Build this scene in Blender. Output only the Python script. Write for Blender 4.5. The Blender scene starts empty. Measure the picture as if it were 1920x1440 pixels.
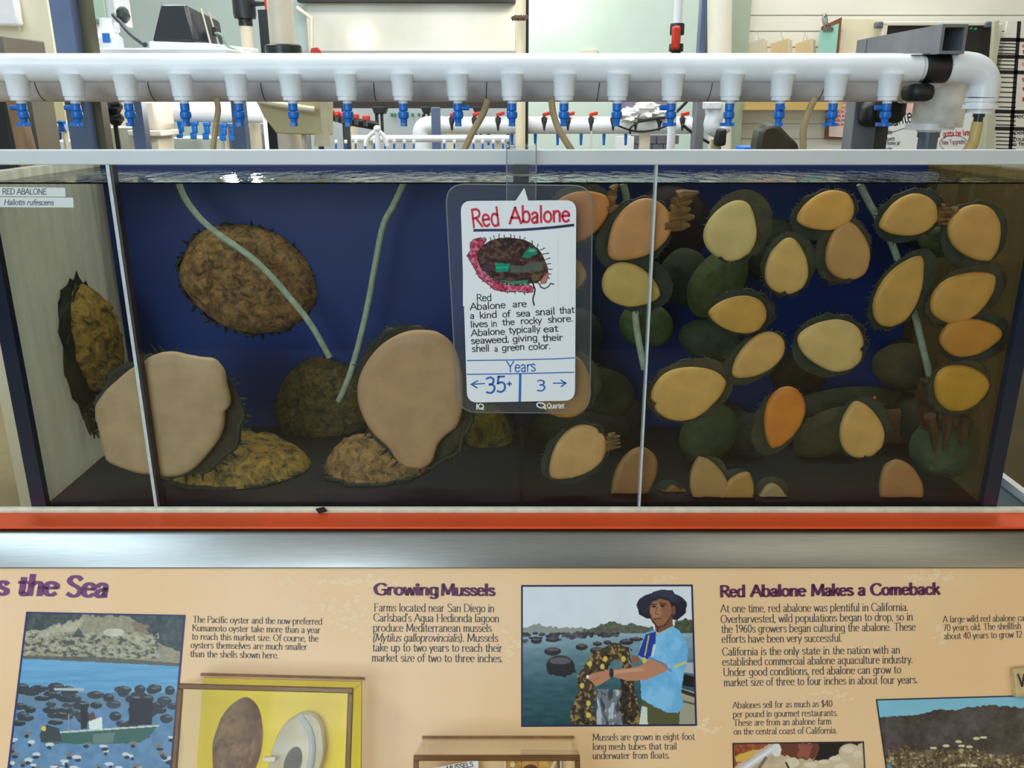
import bpy, math, random
import numpy as np
from mathutils import Vector, noise as mnoise
random.seed(7)
S = bpy.context.scene
COL = S.collection
R = math.radians
# ------------------------------------------------------------------ camera
F = 1600.0
TH = math.atan(F / 4897.0)
EYE = Vector((0, 0, 1.5))
cam_data = bpy.data.cameras.new('camera'); cam = bpy.data.objects.new('camera', cam_data)
COL.objects.link(cam); S.camera = cam
cam.location = EYE; cam.rotation_euler = (math.pi/2 - TH, 0, 0)
cam_data.sensor_width = 36; cam_data.lens = 36 * F / 1920
cam_data.clip_start = 0.02
# ------------------------------------------------------------------ exposure, world, lights
S.view_settings.view_transform = 'Standard'; S.view_settings.look = 'None'
S.view_settings.gamma = 1; S.view_settings.use_curve_mapping = False
S.view_settings.exposure = 0.0
S.cycles.transparent_max_bounces = 32
S.cycles.max_bounces = 10
w = bpy.data.worlds.new('world'); S.world = w; w.use_nodes = True
w.node_tree.nodes['Background'].inputs[0].default_value = (0.80, 0.84, 0.86, 1)
w.node_tree.nodes['Background'].inputs[1].default_value = 0.25
def area(name, loc, target, sx, sy, power, col=(1, 1, 1)):
    l = bpy.data.lights.new(name, 'AREA'); l.shape = 'RECTANGLE'; l.size = sx; l.size_y = sy
    l.energy = power; l.color = col
    o = bpy.data.objects.new(name, l); COL.objects.link(o); o.location = loc
    d = Vector(target) - Vector(loc); o.rotation_euler = d.to_track_quat('-Z', 'Y').to_euler()
    return o
def bulb(name, loc, power, col, rad):
    l = bpy.data.lights.new(name, 'POINT'); l.energy = power; l.color = col; l.shadow_soft_size = rad
    o = bpy.data.objects.new(name, l); COL.objects.link(o); o.location = loc
    return o
# assumed unseen windows behind the visitor, left of centre, added for the steel streaks
area('assumed_window_light', (-3.0, -2.93, 2.75), (-3.0, 1, 2.3), 1.2, 1.3, 13, (0.66, 0.84, 1.0))
area('assumed_window_light', (-1.08, -2.93, 2.75), (-1.08, 1, 2.3), 0.66, 1.3, 18, (0.82, 0.92, 1.0))
# cool fill light added behind the camera to brighten tank front and panel
area('front_fill', (-1.1, -1.6, 1.75), (0.0, 1.15, 1.1), 1.5, 0.7, 31, (0.70, 0.87, 1.0))
# assumed warm hall lamp and slim tube, added for the steel's right-hand highlights
area('assumed_hall_lamp', (3.25, -2.9, 2.1), (3.2, 1, 1.9), 0.6, 1.0, 15, (1.0, 0.84, 0.58))
area('assumed_hall_tube', (2.74, -2.9, 2.3), (2.74, 1, 2.0), 0.10, 1.6, 2.5, (1.0, 0.80, 0.55))
# fill lights added under the hall ceiling: cool left, warm right
area('hall_ceiling_fill', (-2.2, -0.4, 3.4), (-0.5, 1.1, 0.9), 1.6, 1.0, 50, (0.66, 0.86, 1.0))
area('hall_ceiling_fill', (1.5, -1.0, 3.4), (0.9, 1.1, 0.8), 1.4, 1.0, 8, (1.0, 0.86, 0.64))
area('hall_wall_fill', (0.0, -1.2, 3.4), (0.0, -3.0, 1.2), 5.0, 0.4, 60, (0.9, 0.96, 1.0))  # added to brighten the unseen hall wall mirrored in the panes
# assumed unseen ceiling fixtures of the wet lab, added to light lab and tank
area('assumed_lab_lamp', (-1.3, 2.9, 3.2), (-1.3, 2.9, 0), 1.6, 0.6, 48, (0.84, 0.93, 1.0))
area('assumed_lab_lamp', (0.9, 2.9, 3.2), (0.9, 2.9, 0), 1.6, 0.6, 34, (1.0, 0.97, 0.92))
area('assumed_lab_lamp', (-1.2, 4.6, 3.2), (-1.2, 5.2, 0), 1.6, 0.6, 42, (0.94, 0.98, 1.0))
area('assumed_lab_lamp', (1.4, 4.4, 3.2), (1.6, 5.0, 0), 1.6, 0.6, 38, (1.0, 0.98, 0.93))
area('assumed_lab_lamp', (0.0, 1.75, 3.1), (0.0, 1.5, 0), 2.2, 0.4, 26, (0.97, 0.98, 1.0))
# ------------------------------------------------------------------ picking points on real planes
_c, _s = math.cos(TH), math.sin(TH)
def ray(px, py):
    a = (px - 960) / F; b = (720 - py) / F
    return Vector((a, _c + b * _s, -_s + b * _c))
def at(px, py, Y):
    d = ray(px, py); return EYE + d * (Y / d.y)
def atz(px, py, z):
    d = ray(px, py); return EYE + d * ((z - EYE.z) / d.z)
def atx(px, py, X):
    d = ray(px, py); return EYE + d * (X / d.x)
GL = 1.15                      # front face of the tank
ZB = at(960, 957, GL).z        # height the tank stands at
SL = R(60)                     # slope of the graphic rail
PN = Vector((0, -math.sin(SL), math.cos(SL))); PU = Vector((0, math.cos(SL), math.sin(SL)))
YE = 1.09; ZE = ZB - 0.006     # front edge of the steel ledge
APR = 0.049
PO = Vector((0, YE, ZE)) - PU * APR - PN * 0.004
def atp(px, py, lift=0.0):
    d = ray(px, py); o = PO + PN * lift
    return EYE + d * ((o - EYE).dot(PN) / d.dot(PN))
# ------------------------------------------------------------------ materials
def lin(c):
    return tuple(((x / 255) / 12.92 if x / 255 <= 0.04045 else ((x / 255 + 0.055) / 1.055) ** 2.4) for x in c)
MATS = {}
def mat(name, c, rough=0.5, metal=0.0, var=0.0, scale=8.0, c2=None, bump=0.0, spec=0.5, alpha=1.0, coat=0.0, stretch=None, obcol=False, detail=4, sss=0.0):
    if name in MATS: return MATS[name]
    m = bpy.data.materials.new(name); m.use_nodes = True
    nt = m.node_tree; N = nt.nodes; L = nt.links; b = N['Principled BSDF']
    b.inputs['Roughness'].default_value = rough; b.inputs['Metallic'].default_value = metal
    b.inputs['Specular IOR Level'].default_value = spec; b.inputs['Alpha'].default_value = alpha
    b.inputs['Coat Weight'].default_value = coat
    c = lin(c); base = N.new('ShaderNodeRGB'); base.outputs[0].default_value = (*c, 1)
    src = base.outputs[0]
    if obcol:
        oi = N.new('ShaderNodeObjectInfo'); src = oi.outputs['Color']
    tc = N.new('ShaderNodeTexCoord'); nz = N.new('ShaderNodeTexNoise')
    nz.inputs['Scale'].default_value = scale; nz.inputs['Detail'].default_value = detail
    if stretch:
        mp = N.new('ShaderNodeMapping'); mp.inputs['Scale'].default_value = stretch
        L.new(tc.outputs['Object'], mp.inputs[0]); L.new(mp.outputs[0], nz.inputs['Vector'])
    else: L.new(tc.outputs['Object'], nz.inputs['Vector'])
    mx = N.new('ShaderNodeMix'); mx.data_type = 'RGBA'
    if detail >= 8: nz.inputs['Roughness'].default_value = 0.74; nz.inputs['Distortion'].default_value = 0.8
    rp = N.new('ShaderNodeValToRGB'); rp.color_ramp.elements[0].position = 0.38; rp.color_ramp.elements[1].position = 0.62
    L.new(nz.outputs[0], rp.inputs[0]); L.new(rp.outputs[0], mx.inputs[0])
    L.new(src, mx.inputs[6])
    if c2 is not None: mx.inputs[7].default_value = (*lin(c2), 1)
    else:
        hs = N.new('ShaderNodeHueSaturation'); hs.inputs['Value'].default_value = 1 - max(var, 0.04)
        L.new(src, hs.inputs['Color']); L.new(hs.outputs[0], mx.inputs[7])
    L.new(mx.outputs[2], b.inputs['Base Color'])
    if bump:
        bp = N.new('ShaderNodeBump'); bp.inputs['Strength'].default_value = bump; bp.inputs['Distance'].default_value = 0.01
        L.new(nz.outputs[0], bp.inputs['Height']); L.new(bp.outputs[0], b.inputs['Normal'])
    MATS[name] = m; return m
def clear(name, tint=(0.95, 0.97, 0.96), refl=1.0, rough=0.02, film=0.0, filmcol=(0.4, 0.4, 0.35), streak=None):
    if name in MATS: return MATS[name]
    m = bpy.data.materials.new(name); m.use_nodes = True
    nt = m.node_tree; N = nt.nodes; L = nt.links
    N.remove(N['Principled BSDF']); out = N['Material Output']
    tr = N.new('ShaderNodeBsdfTransparent'); tr.inputs[0].default_value = (*tint, 1)
    gl = N.new('ShaderNodeBsdfGlossy'); gl.inputs['Roughness'].default_value = rough
    fr = N.new('ShaderNodeFresnel'); fr.inputs[0].default_value = 1.33
    mu = N.new('ShaderNodeMath'); mu.operation = 'MULTIPLY'; mu.inputs[1].default_value = refl
    L.new(fr.outputs[0], mu.inputs[0])
    mx = N.new('ShaderNodeMixShader'); L.new(mu.outputs[0], mx.inputs[0])
    L.new(tr.outputs[0], mx.inputs[1]); L.new(gl.outputs[0], mx.inputs[2]); last = mx.outputs[0]
    if film:
        d0 = N.new('ShaderNodeBsdfDiffuse'); d0.inputs[0].default_value = (*filmcol, 1)
        t0 = N.new('ShaderNodeBsdfTranslucent'); t0.inputs[0].default_value = (*filmcol, 1)
        df = N.new('ShaderNodeMixShader'); df.inputs[0].default_value = 0.5; L.new(d0.outputs[0], df.inputs[1]); L.new(t0.outputs[0], df.inputs[2])
        m2 = N.new('ShaderNodeMixShader'); m2.inputs[0].default_value = film
        if streak:
            tc = N.new('ShaderNodeTexCoord'); mp = N.new('ShaderNodeMapping'); mp.inputs['Scale'].default_value = streak
            nz = N.new('ShaderNodeTexNoise'); nz.inputs['Scale'].default_value = 3; nz.inputs['Detail'].default_value = 5
            mr = N.new('ShaderNodeMapRange'); mr.inputs[1].default_value = 0.3; mr.inputs[2].default_value = 0.7
            mr.inputs[3].default_value = film * 0.6; mr.inputs[4].default_value = min(1, film * 1.35)
            L.new(tc.outputs['Object'], mp.inputs[0]); L.new(mp.outputs[0], nz.inputs['Vector'])
            L.new(nz.outputs[0], mr.inputs[0]); L.new(mr.outputs[0], m2.inputs[0])
        L.new(last, m2.inputs[1]); L.new(df.outputs[0], m2.inputs[2]); last = m2.outputs[0]
    L.new(last, out.inputs[0])
    MATS[name] = m; return m
# ------------------------------------------------------------------ mesh building
LOC = {}
def rootloc(o):
    while o.parent: o = o.parent
    return LOC.get(o.name, Vector((0, 0, 0)))
def tag(o, label=None, cat=None, group=None, kind=None):
    if label: o['label'] = label
    if cat: o['category'] = cat
    if group: o['group'] = group
    if kind: o['kind'] = kind
    return o
def thing(name, label, cat, loc=(0, 0, 0), group=None):
    o = bpy.data.objects.new(name, None); COL.objects.link(o); o.location = loc
    o.empty_display_size = 0.02; LOC[o.name] = Vector(loc)
    return tag(o, label, cat, group)
def base(Y): return 1.06 if 2.5 <= Y <= 4.1 else 0.0   # bench top, else the floor
class MB:
    def __init__(s): s.v = []; s.f = []
    def add(s, vs, fs):
        n = len(s.v); s.v += [Vector(p) for p in vs]; s.f += [tuple(i + n for i in q) for q in fs]; return s
    def hexa(s, p):   # 8 corners: bottom ring then top ring
        return s.add(p, [(3, 2, 1, 0), (4, 5, 6, 7), (0, 1, 5, 4), (1, 2, 6, 5), (2, 3, 7, 6), (3, 0, 4, 7)])
    def box(s, x0, x1, y0, y1, z0, z1):
        return s.hexa([(x0, y0, z0), (x1, y0, z0), (x1, y1, z0), (x0, y1, z0), (x0, y0, z1), (x1, y0, z1), (x1, y1, z1), (x0, y1, z1)])
    def obox(s, o, a, b, c):
        o, a, b, c = map(Vector, (o, a, b, c))
        return s.hexa([o, o + a, o + a + b, o + b, o + c, o + a + c, o + a + b + c, o + b + c])
    def bxp(s, x0, y0, x1, y1, Y, d):  # upright box whose front face sits at distance Y
        stand = y1 >= 320; ym = (y0 + (300 if stand else y1)) / 2; a = at(x0, ym, Y).x; b = at(x1, ym, Y).x
        if stand and Y < 0.9 + GL: stand = False
        return s.box(a, b, Y, Y + d, base(Y) if stand else at(960, y1, Y).z, at(960, y0, Y).z)
    def prism(s, pts, vec):
        pts = [Vector(p) for p in pts]; n = len(pts); vec = Vector(vec)
        return s.add(pts + [p + vec for p in pts], [tuple(range(n)), tuple(range(2 * n - 1, n - 1, -1))] + [(i, i + n, (i + 1) % n + n, (i + 1) % n) for i in range(n)])
    def tube(s, pts, r, n=12, caps=True):
        pts = [Vector(p) for p in pts]; m = len(pts); rs = r if isinstance(r, (list, tuple)) else [r] * m
        vs = []; up = None
        for i, p in enumerate(pts):
            t = (pts[min(i + 1, m - 1)] - pts[max(i - 1, 0)])
            if t.length < 1e-9: t = Vector((0, 0, 1))
            t.normalize()
            if up is None: up = Vector((0, 0, 1)) if abs(t.z) < 0.9 else Vector((1, 0, 0))
            a = up - t * up.dot(t)
            if a.length < 1e-6: a = t.orthogonal()
            a.normalize(); b = t.cross(a); up = a
            for k in range(n):
                q = 2 * math.pi * k / n; vs.append(p + a * (math.cos(q) * rs[i]) + b * (math.sin(q) * rs[i]))
        fs = []
        for i in range(m - 1):
            for k in range(n):
                k2 = (k + 1) % n; fs.append((i * n + k, i * n + k2, (i + 1) * n + k2, (i + 1) * n + k))
        if caps: fs += [tuple(range(n - 1, -1, -1)), tuple((m - 1) * n + k for k in range(n))]
        return s.add(vs, fs)
    def cyl(s, p0, p1, r0, r1=None, n=16): return s.tube([p0, p1], [r0, r0 if r1 is None else r1], n)
    def lathe(s, o, d, prof, n=18):
        o = Vector(o); d = Vector(d).normalized()
        pts = []; rs = []
        for t, r in prof: pts.append(o + d * t); rs.append(max(r, 1e-5))
        a = d.orthogonal().normalized(); b = d.cross(a); vs = []
        for p, r in zip(pts, rs):
            for k in range(n):
                q = 2 * math.pi * k / n; vs.append(p + a * (math.cos(q) * r) + b * (math.sin(q) * r))
        fs = []
        for i in range(len(pts) - 1):
            for k in range(n):
                k2 = (k + 1) % n; fs.append((i * n + k, i * n + k2, (i + 1) * n + k2, (i + 1) * n + k))
        fs += [tuple(range(n - 1, -1, -1)), tuple((len(pts) - 1) * n + k for k in range(n))]
        return s.add(vs, fs)
    def blob(s, c, rx, ry, rz, amp=0.1, freq=8, nu=20, nv=12):
        c = Vector(c); vs = [c + Vector((0, 0, -rz))]; 
        for j in range(1, nv):
            ph = math.pi * j / nv - math.pi / 2
            for i in range(nu):
                q = 2 * math.pi * i / nu
                d = Vector((math.cos(ph) * math.cos(q), math.cos(ph) * math.sin(q), math.sin(ph)))
                k = 1 + amp * mnoise.noise(c * 5 + d * freq * 0.3)
                vs.append(c + Vector((d.x * rx * k, d.y * ry * k, d.z * rz * k)))
        vs.append(c + Vector((0, 0, rz))); e = len(vs) - 1
        fs = [(0, 1 + (i + 1) % nu, 1 + i) for i in range(nu)]
        for j in range(nv - 2):
            for i in range(nu):
                i2 = (i + 1) % nu; a = 1 + j * nu; fs.append((a + i, a + i2, a + nu + i2, a + nu + i))
        a = 1 + (nv - 2) * nu; fs += [(e, a + i, a + (i + 1) % nu) for i in range(nu)]
        return s.add(vs, fs)
    def build(s, name, m, parent=None, bevel=0, smooth=35, kind=None, label=None):
        me = bpy.data.meshes.new(name); L = rootloc(parent) if parent else Vector((0, 0, 0))
        if not parent:   # a thing of one mesh: its origin at the middle of its foot
            xs = [p.x for p in s.v]; ys = [p.y for p in s.v]; zs = [p.z for p in s.v]
            L = Vector(((min(xs) + max(xs)) / 2, (min(ys) + max(ys)) / 2, min(zs)))
        me.from_pydata([p - L for p in s.v], [], s.f); me.validate()
        o = bpy.data.objects.new(name, me); COL.objects.link(o)
        if parent: o.parent = parent
        else: o.location = L; LOC[o.name] = L
        if m: me.materials.append(m)
        if smooth:
            me.polygons.foreach_set('use_smooth', [True] * len(me.polygons)); me.set_sharp_from_angle(angle=R(smooth))
        if bevel:
            bv = o.modifiers.new('bevel', 'BEVEL'); bv.width = bevel; bv.segments = 2; bv.limit_method = 'ANGLE'
        return tag(o, label=label, kind=kind)
def spline(pts, k=6, closed=False):
    pts = [Vector(p) for p in pts]; n = len(pts); out = []
    g = (lambda i: pts[i % n]) if closed else (lambda i: pts[max(0, min(n - 1, i))])
    for i in range(n if closed else n - 1):
        p0, p1, p2, p3 = g(i - 1), g(i), g(i + 1), g(i + 2)
        for j in range(k):
            t = j / k
            out.append(0.5 * ((2 * p1) + (p2 - p0) * t + (2 * p0 - 5 * p1 + 4 * p2 - p3) * t * t + (3 * p1 - p0 - 3 * p2 + p3) * t ** 3))
    if not closed: out.append(pts[-1])
    return out
# ------------------------------------------------------------------ lettering: pen strokes on a surface
def _g(s):
    wd, body = s.split('|'); st = []
    for part in body.split(';'):
        part = part.strip(); t = part[0]; v = [float(x) for x in part[1:].replace(',', ' ').split()]
        st.append((t, list(zip(v[::2], v[1::2]))))
    return float(wd), st
BOWLB = 'S8,36 18,46 34,44 42,23 34,2 18,0 8,8'; BOWLD = 'S40,36 30,46 14,44 6,23 14,2 30,0 40,8'
GLY = {k: _g(v) for k, v in {
 'a': '42|S6,37 16,46 29,43 32,32 32,20;L32,30 32,0;S32,27 18,24 6,14 10,2 20,0 32,9',
 'b': '48|L8,72 8,0;' + BOWLB, 'c': '41|S36,38 26,46 12,42 5,23 12,4 26,0 37,8', 'd': '48|L40,72 40,0;' + BOWLD,
 'e': '43|L6,26 38,26;S38,26 36,38 22,46 9,40 5,23 11,5 25,0 37,7', 'f': '29|S33,68 25,72 16,66 14,52 14,40;L14,50 14,0;L3,45 28,45',
 'g': '46|S38,36 28,46 13,44 6,24 13,4 27,2 38,10;L38,46 38,-6;S38,-6 34,-18 20,-21 7,-15',
 'h': '46|L8,72 8,0;S8,32 18,44 30,45 37,36 37,24;L37,28 37,0', 'i': '19|L9,46 9,0;D9,63', 'j': '19|L11,46 11,-8;S11,-8 7,-18 0,-19;D11,63',
 'k': '40|L8,72 8,0;L34,46 9,20;L18,29 38,0', 'l': '19|L9,72 9,0',
 'm': '66|L8,46 8,0;S8,32 17,44 27,45 32,36 32,26;L32,30 32,0;S32,32 41,44 51,45 57,36 57,26;L57,30 57,0',
 'n': '46|L8,46 8,0;S8,32 18,44 30,45 37,36 37,24;L37,28 37,0', 'o': '46|O23,23 18,23', 'p': '48|L8,46 8,-20;' + BOWLB, 'q': '48|L40,46 40,-20;' + BOWLD,
 'r': '33|L8,46 8,0;S8,30 15,42 24,46 31,43', 's': '37|S31,38 22,46 9,43 8,32 19,24 31,17 31,5 19,0 6,6', 't': '31|L14,60 14,8;S14,10 17,1 24,0 30,4;L3,45 28,45',
 'u': '46|L8,46 8,18;S8,20 11,3 22,0 33,5 38,14;L38,46 38,0', 'v': '40|L3,46 20,0;L20,0 37,46', 'w': '58|L3,46 16,0;L16,0 29,42;L29,42 42,0;L42,0 55,46',
 'x': '40|L4,46 36,0;L36,46 4,0', 'y': '40|L3,46 20,2;L37,46 12,-19', 'z': '38|L5,45 33,45;L33,45 5,1;L5,1 34,1',
 'A': '60|L2,0 30,70;L30,70 58,0;L12,24 48,24', 'B': '54|L10,70 10,0;S10,69 36,68 44,54 34,38 10,37;S10,37 42,36 50,18 38,1 10,1', 'C': '61|S56,58 42,70 22,68 6,50 5,30 14,8 32,0 48,3 57,14',
 'D': '66|L10,70 10,0;S10,69 34,68 56,54 60,35 56,16 34,2 10,1', 'E': '50|L10,70 10,0;L10,69 46,69;L10,37 40,37;L10,1 47,1', 'F': '49|L10,70 10,0;L10,69 46,69;L10,37 40,37',
 'G': '64|S56,58 42,70 22,68 6,50 5,30 14,8 32,0 46,2 56,10;L56,6 56,32;L56,32 38,32', 'H': '66|L10,70 10,0;L56,70 56,0;L10,37 56,37', 'I': '22|L11,70 11,0',
 'K': '58|L10,70 10,0;L52,70 12,34;L24,44 56,0', 'L': '48|L10,70 10,0;L10,1 45,1', 'M': '76|L8,0 11,70;L11,70 38,8;L38,8 65,70;L65,70 68,0', 'N': '66|L10,0 10,70;L10,70 56,0;L56,0 56,70',
 'O': '68|O34,35 29,35', 'P': '52|L10,70 10,0;S10,69 34,69 48,60 48,46 36,36 10,35', 'Q': '68|O34,35 29,35;L38,16 62,-6', 'R': '57|L10,70 10,0;S10,69 34,69 46,60 46,46 34,36 10,35;L26,35 54,0',
 'S': '52|S44,60 32,70 14,68 7,54 18,42 36,32 46,20 40,4 24,-1 6,8', 'T': '58|L3,69 55,69;L29,69 29,0', 'U': '64|L9,70 9,24;S9,26 14,6 32,0 50,6 56,26;L56,24 56,70',
 'V': '60|L3,70 30,0;L30,0 57,70', 'W': '80|L3,70 22,0;L22,0 40,66;L40,66 58,0;L58,0 77,70', 'Y': '56|L3,70 28,34;L53,70 28,34;L28,34 28,0',
 '0': '46|O23,35 18,35', '1': '36|L8,58 20,70;L20,70 20,0', '2': '44|S6,58 14,69 28,68 36,54 28,34 6,2;L6,1 38,1', '3': '44|S7,64 22,70 36,62 34,44 18,38;S18,38 36,34 40,16 26,0 6,4',
 '4': '48|L34,0 34,70;L34,70 4,20;L4,20 44,20', '5': '44|L36,69 12,69;L12,69 9,38;S9,38 26,44 38,32 36,10 22,0 6,4', '6': '46|S36,66 22,62 8,40 7,18 22,0 38,12 36,32 22,40 9,28', '7': '42|L4,69 38,69;L38,69 16,0',
 '8': '46|O23,52 14,17;O23,18 17,18', '9': '46|S10,4 24,8 38,30 39,52 24,70 8,58 10,38 24,30 37,42',
 '.': '18|D8,3', ',': '18|L9,5 5,-9', "'": '16|L8,72 7,58', '-': '28|L4,24 24,24', '(': '26|S22,74 10,52 10,12 22,-14', ')': '26|S4,74 16,52 16,12 4,-14', '$': '46|S38,56 26,66 10,60 12,44 34,30 38,14 24,2 6,10;L23,76 23,-8',
 '+': '44|L4,30 38,30;L21,48 21,12', '<': '70|L4,28 66,30;L4,28 34,50;L4,28 30,4', '>': '70|L4,30 66,30;L66,30 42,50;L66,30 44,8', ':': '18|D8,4;D8,38', '\u2019': '16|L8,72 7,58'}.items()}
def pen(mb, pts, wfn, mp, ext=0.0):
    n = len(pts)
    if n < 2: return
    pts = [Vector((p[0], p[1])) for p in pts]
    if ext:
        a = (pts[0] - pts[1]).normalized(); b = (pts[-1] - pts[-2]).normalized(); pts[0] = pts[0] + a * ext; pts[-1] = pts[-1] + b * ext
    vs = []
    for i, p in enumerate(pts):
        t = pts[min(i + 1, n - 1)] - pts[max(i - 1, 0)]
        if t.length < 1e-9: t = Vector((1, 0))
        t.normalize(); nn = Vector((-t.y, t.x)) * wfn(t) * 0.5
        vs += [mp(p + nn), mp(p - nn)]
    mb.add(vs, [(2 * i, 2 * i + 1, 2 * i + 3, 2 * i + 2) for i in range(n - 1)])
def lettering(mb, s, p0, p1, cap, mapfn, style='serif', slant=0.0, wt=1.0):
    """cap = capital height in photo pixels; p0/p1 ends of the baseline"""
    wn = sum(GLY[c][0] if c in GLY else 26 for c in s); p0 = Vector(p0); p1 = Vector(p1)
    dx = (p1 - p0) / wn; u = (p1 - p0).normalized(); up = Vector((u.y, -u.x)) * (cap / 70.0)
    x = 0.0
    thick, thin, ser = {'serif': (9.0, 3.8, 1), 'bold': (17, 9.5, 0), 'hand': (10, 10, 0), 'sans': (11, 11, 0)}[style]
    thick *= wt; thin *= wt
    wf = lambda t: thin + (thick - thin) * abs(t.y) ** 1.3
    for c in s:
        if c not in GLY: x += 26; continue
        wd, st = GLY[c]; jx = random.uniform(-1.5, 1.5) if style == 'hand' else 0; jy = random.uniform(-2.5, 2.5) if style == 'hand' else 0
        def mp(p, x=x):
            q = p0 + dx * (x + p.x + jx + slant * p.y) + up * (p.y + jy); return mapfn(q.x, q.y)
        for t, pts in st:
            if t == 'L':
                for a, b in zip(pts, pts[1:]): pen(mb, [a, b], wf, mp, thin * 0.4)
                if ser and abs(pts[0][0] - pts[-1][0]) < 16:
                    for q in (pts[0], pts[-1]):
                        if q[1] in (0, 46, 70, 72, -20) and not (c in 'vwyAMVW' and q[1] == 0 and c != 'A' and c != 'M'):
                            hw = 8 if q[1] in (0, 70, -20) else 6
                            pen(mb, [(q[0] - hw, q[1]), (q[0] + (hw if q[1] in (0, 70, -20) else 1), q[1])], lambda t: 3.4, mp)
            elif t == 'S': pen(mb, spline([(a, b, 0) for a, b in pts], 5), wf, mp, thin * 0.25)
            elif t == 'O':
                (cx, cy), (rx, ry) = pts
                pen(mb, [(cx + rx * math.cos(q), cy + ry * math.sin(q)) for q in [2 * math.pi * i / 22 for i in range(23)]], wf, mp)
            elif t == 'D':
                cx, cy = pts[0]; r = thick * 0.62
                mb.add([mp(Vector((cx + r * math.cos(q), cy + r * math.sin(q)))) for q in [2 * math.pi * i / 8 for i in range(8)]], [tuple(range(8))])
        x += wd
def marks(mb, pts, wpx, mapfn):
    pen(mb, pts, lambda t: wpx, lambda p: mapfn(p.x, p.y), wpx * 0.3)
# ------------------------------------------------------------------ printed pictures: colours on a flat print
def fnoise(X, Y, seed=0):
    xi = np.floor(X).astype(np.int64); yi = np.floor(Y).astype(np.int64); fx = X - xi; fy = Y - yi
    def h(a, b):
        v = np.sin((a * 127.1 + b * 311.7 + seed * 74.7)) * 43758.5453; return v - np.floor(v)
    fx = fx * fx * (3 - 2 * fx); fy = fy * fy * (3 - 2 * fy)
    return (h(xi, yi) * (1 - fx) + h(xi + 1, yi) * fx) * (1 - fy) + (h(xi, yi + 1) * (1 - fx) + h(xi + 1, yi + 1) * fx) * fy
def fb(X, Y, seed=0):
    return 0.5 + 1.25 * ((fnoise(X * .8 + Y * .6, Y * .8 - X * .6, seed) + 0.6 * fnoise(X * 1.3 - Y * 1.6, Y * 1.3 + X * 1.6, seed + 4)) / 1.6 - 0.5)
class Print:
    def __init__(s, quad, org, sc, nx, ny):
        u, v = np.meshgrid(np.linspace(0, 1, nx), np.linspace(0, 1, ny)); q = [np.array(p, float) for p in quad]  # TL TR BR BL
        P = [(q[0][k] * (1 - u) + q[1][k] * u) * (1 - v) + (q[3][k] * (1 - u) + q[2][k] * u) * v for k in (0, 1)]
        s.px, s.py = P; s.X = (P[0] - org[0]) * sc; s.Y = (P[1] - org[1]) * sc; s.u = u; s.v = v
        s.nx, s.ny = nx, ny; s.c = np.zeros((ny, nx, 3))
    def put(s, m, c, a=1.0):
        m = (np.asarray(m, float) * a)[..., None]; c = np.asarray(c, float); s.c = s.c * (1 - m) + c * m
    def poly(s, pts, c, a=1.0, wob=0, f=0.05):
        X = s.X + (wob * (fnoise(s.X * f, s.Y * f, 3) - 0.5) if wob else 0); Y = s.Y + (wob * (fnoise(s.X * f, s.Y * f, 5) - 0.5) if wob else 0)
        m = np.zeros(X.shape, bool); n = len(pts)
        for i in range(n):
            x1, y1 = pts[i]; x2, y2 = pts[(i + 1) % n]
            if y1 == y2: continue
            m ^= ((y1 > Y) != (y2 > Y)) & (X < (x2 - x1) * (Y - y1) / (y2 - y1) + x1)
        s.put(m, c, a); return m
    def ell(s, x, y, rx, ry, c, a=1.0):
        m = ((s.X - x) / rx) ** 2 + ((s.Y - y) / ry) ** 2 < 1; s.put(m, c, a); return m
    def line(s, pts, w, c, a=1.0):
        m = np.zeros(s.X.shape, bool)
        for (x1, y1), (x2, y2) in zip(pts, pts[1:]):
            dx, dy = x2 - x1, y2 - y1; t = np.clip(((s.X - x1) * dx + (s.Y - y1) * dy) / (dx * dx + dy * dy + 1e-9), 0, 1)
            m |= np.hypot(s.X - x1 - t * dx, s.Y - y1 - t * dy) < w / 2
        s.put(m, c, a)
    def grain(s, m, f, amp, seed=1, fy=None):
        k = (fnoise(s.X * f, s.Y * (fy or f), seed) + 0.5 * fnoise(s.X * f * 2.3, s.Y * (fy or f) * 2.3, seed + 9)) / 1.5 - 0.5
        s.c += np.asarray(m, float)[..., None] * k[..., None] * amp
    def build(s, name, parent, mapfn, rough=0.35):
        c = np.clip(s.c / 255, 0, 1); c = np.where(c <= 0.04045, c / 12.92, ((c + 0.055) / 1.055) ** 2.4)
        L = rootloc(parent)
        vs = [mapfn(x, y) - L for x, y in zip(s.px.ravel(), s.py.ravel())]; nx = s.nx
        fs = [(j * nx + i, (j + 1) * nx + i, (j + 1) * nx + i + 1, j * nx + i + 1) for j in range(s.ny - 1) for i in range(nx - 1)]
        me = bpy.data.meshes.new(name); me.from_pydata(vs, [], fs)
        at_ = me.attributes.new('print', 'FLOAT_COLOR', 'POINT'); buf = np.ones((s.ny * nx, 4), np.float32); buf[:, :3] = c.reshape(-1, 3)
        at_.data.foreach_set('color', buf.ravel())
        m = bpy.data.materials.new(name); m.use_nodes = True; nd = m.node_tree.nodes.new('ShaderNodeAttribute'); nd.attribute_name = 'print'
        b = m.node_tree.nodes['Principled BSDF']; b.inputs['Roughness'].default_value = rough; b.inputs['Specular IOR Level'].default_value = 0.25
        m.node_tree.links.new(nd.outputs['Color'], b.inputs['Base Color']); me.materials.append(m)
        o = bpy.data.objects.new(name, me); COL.objects.link(o); o.parent = parent; return o
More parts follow.
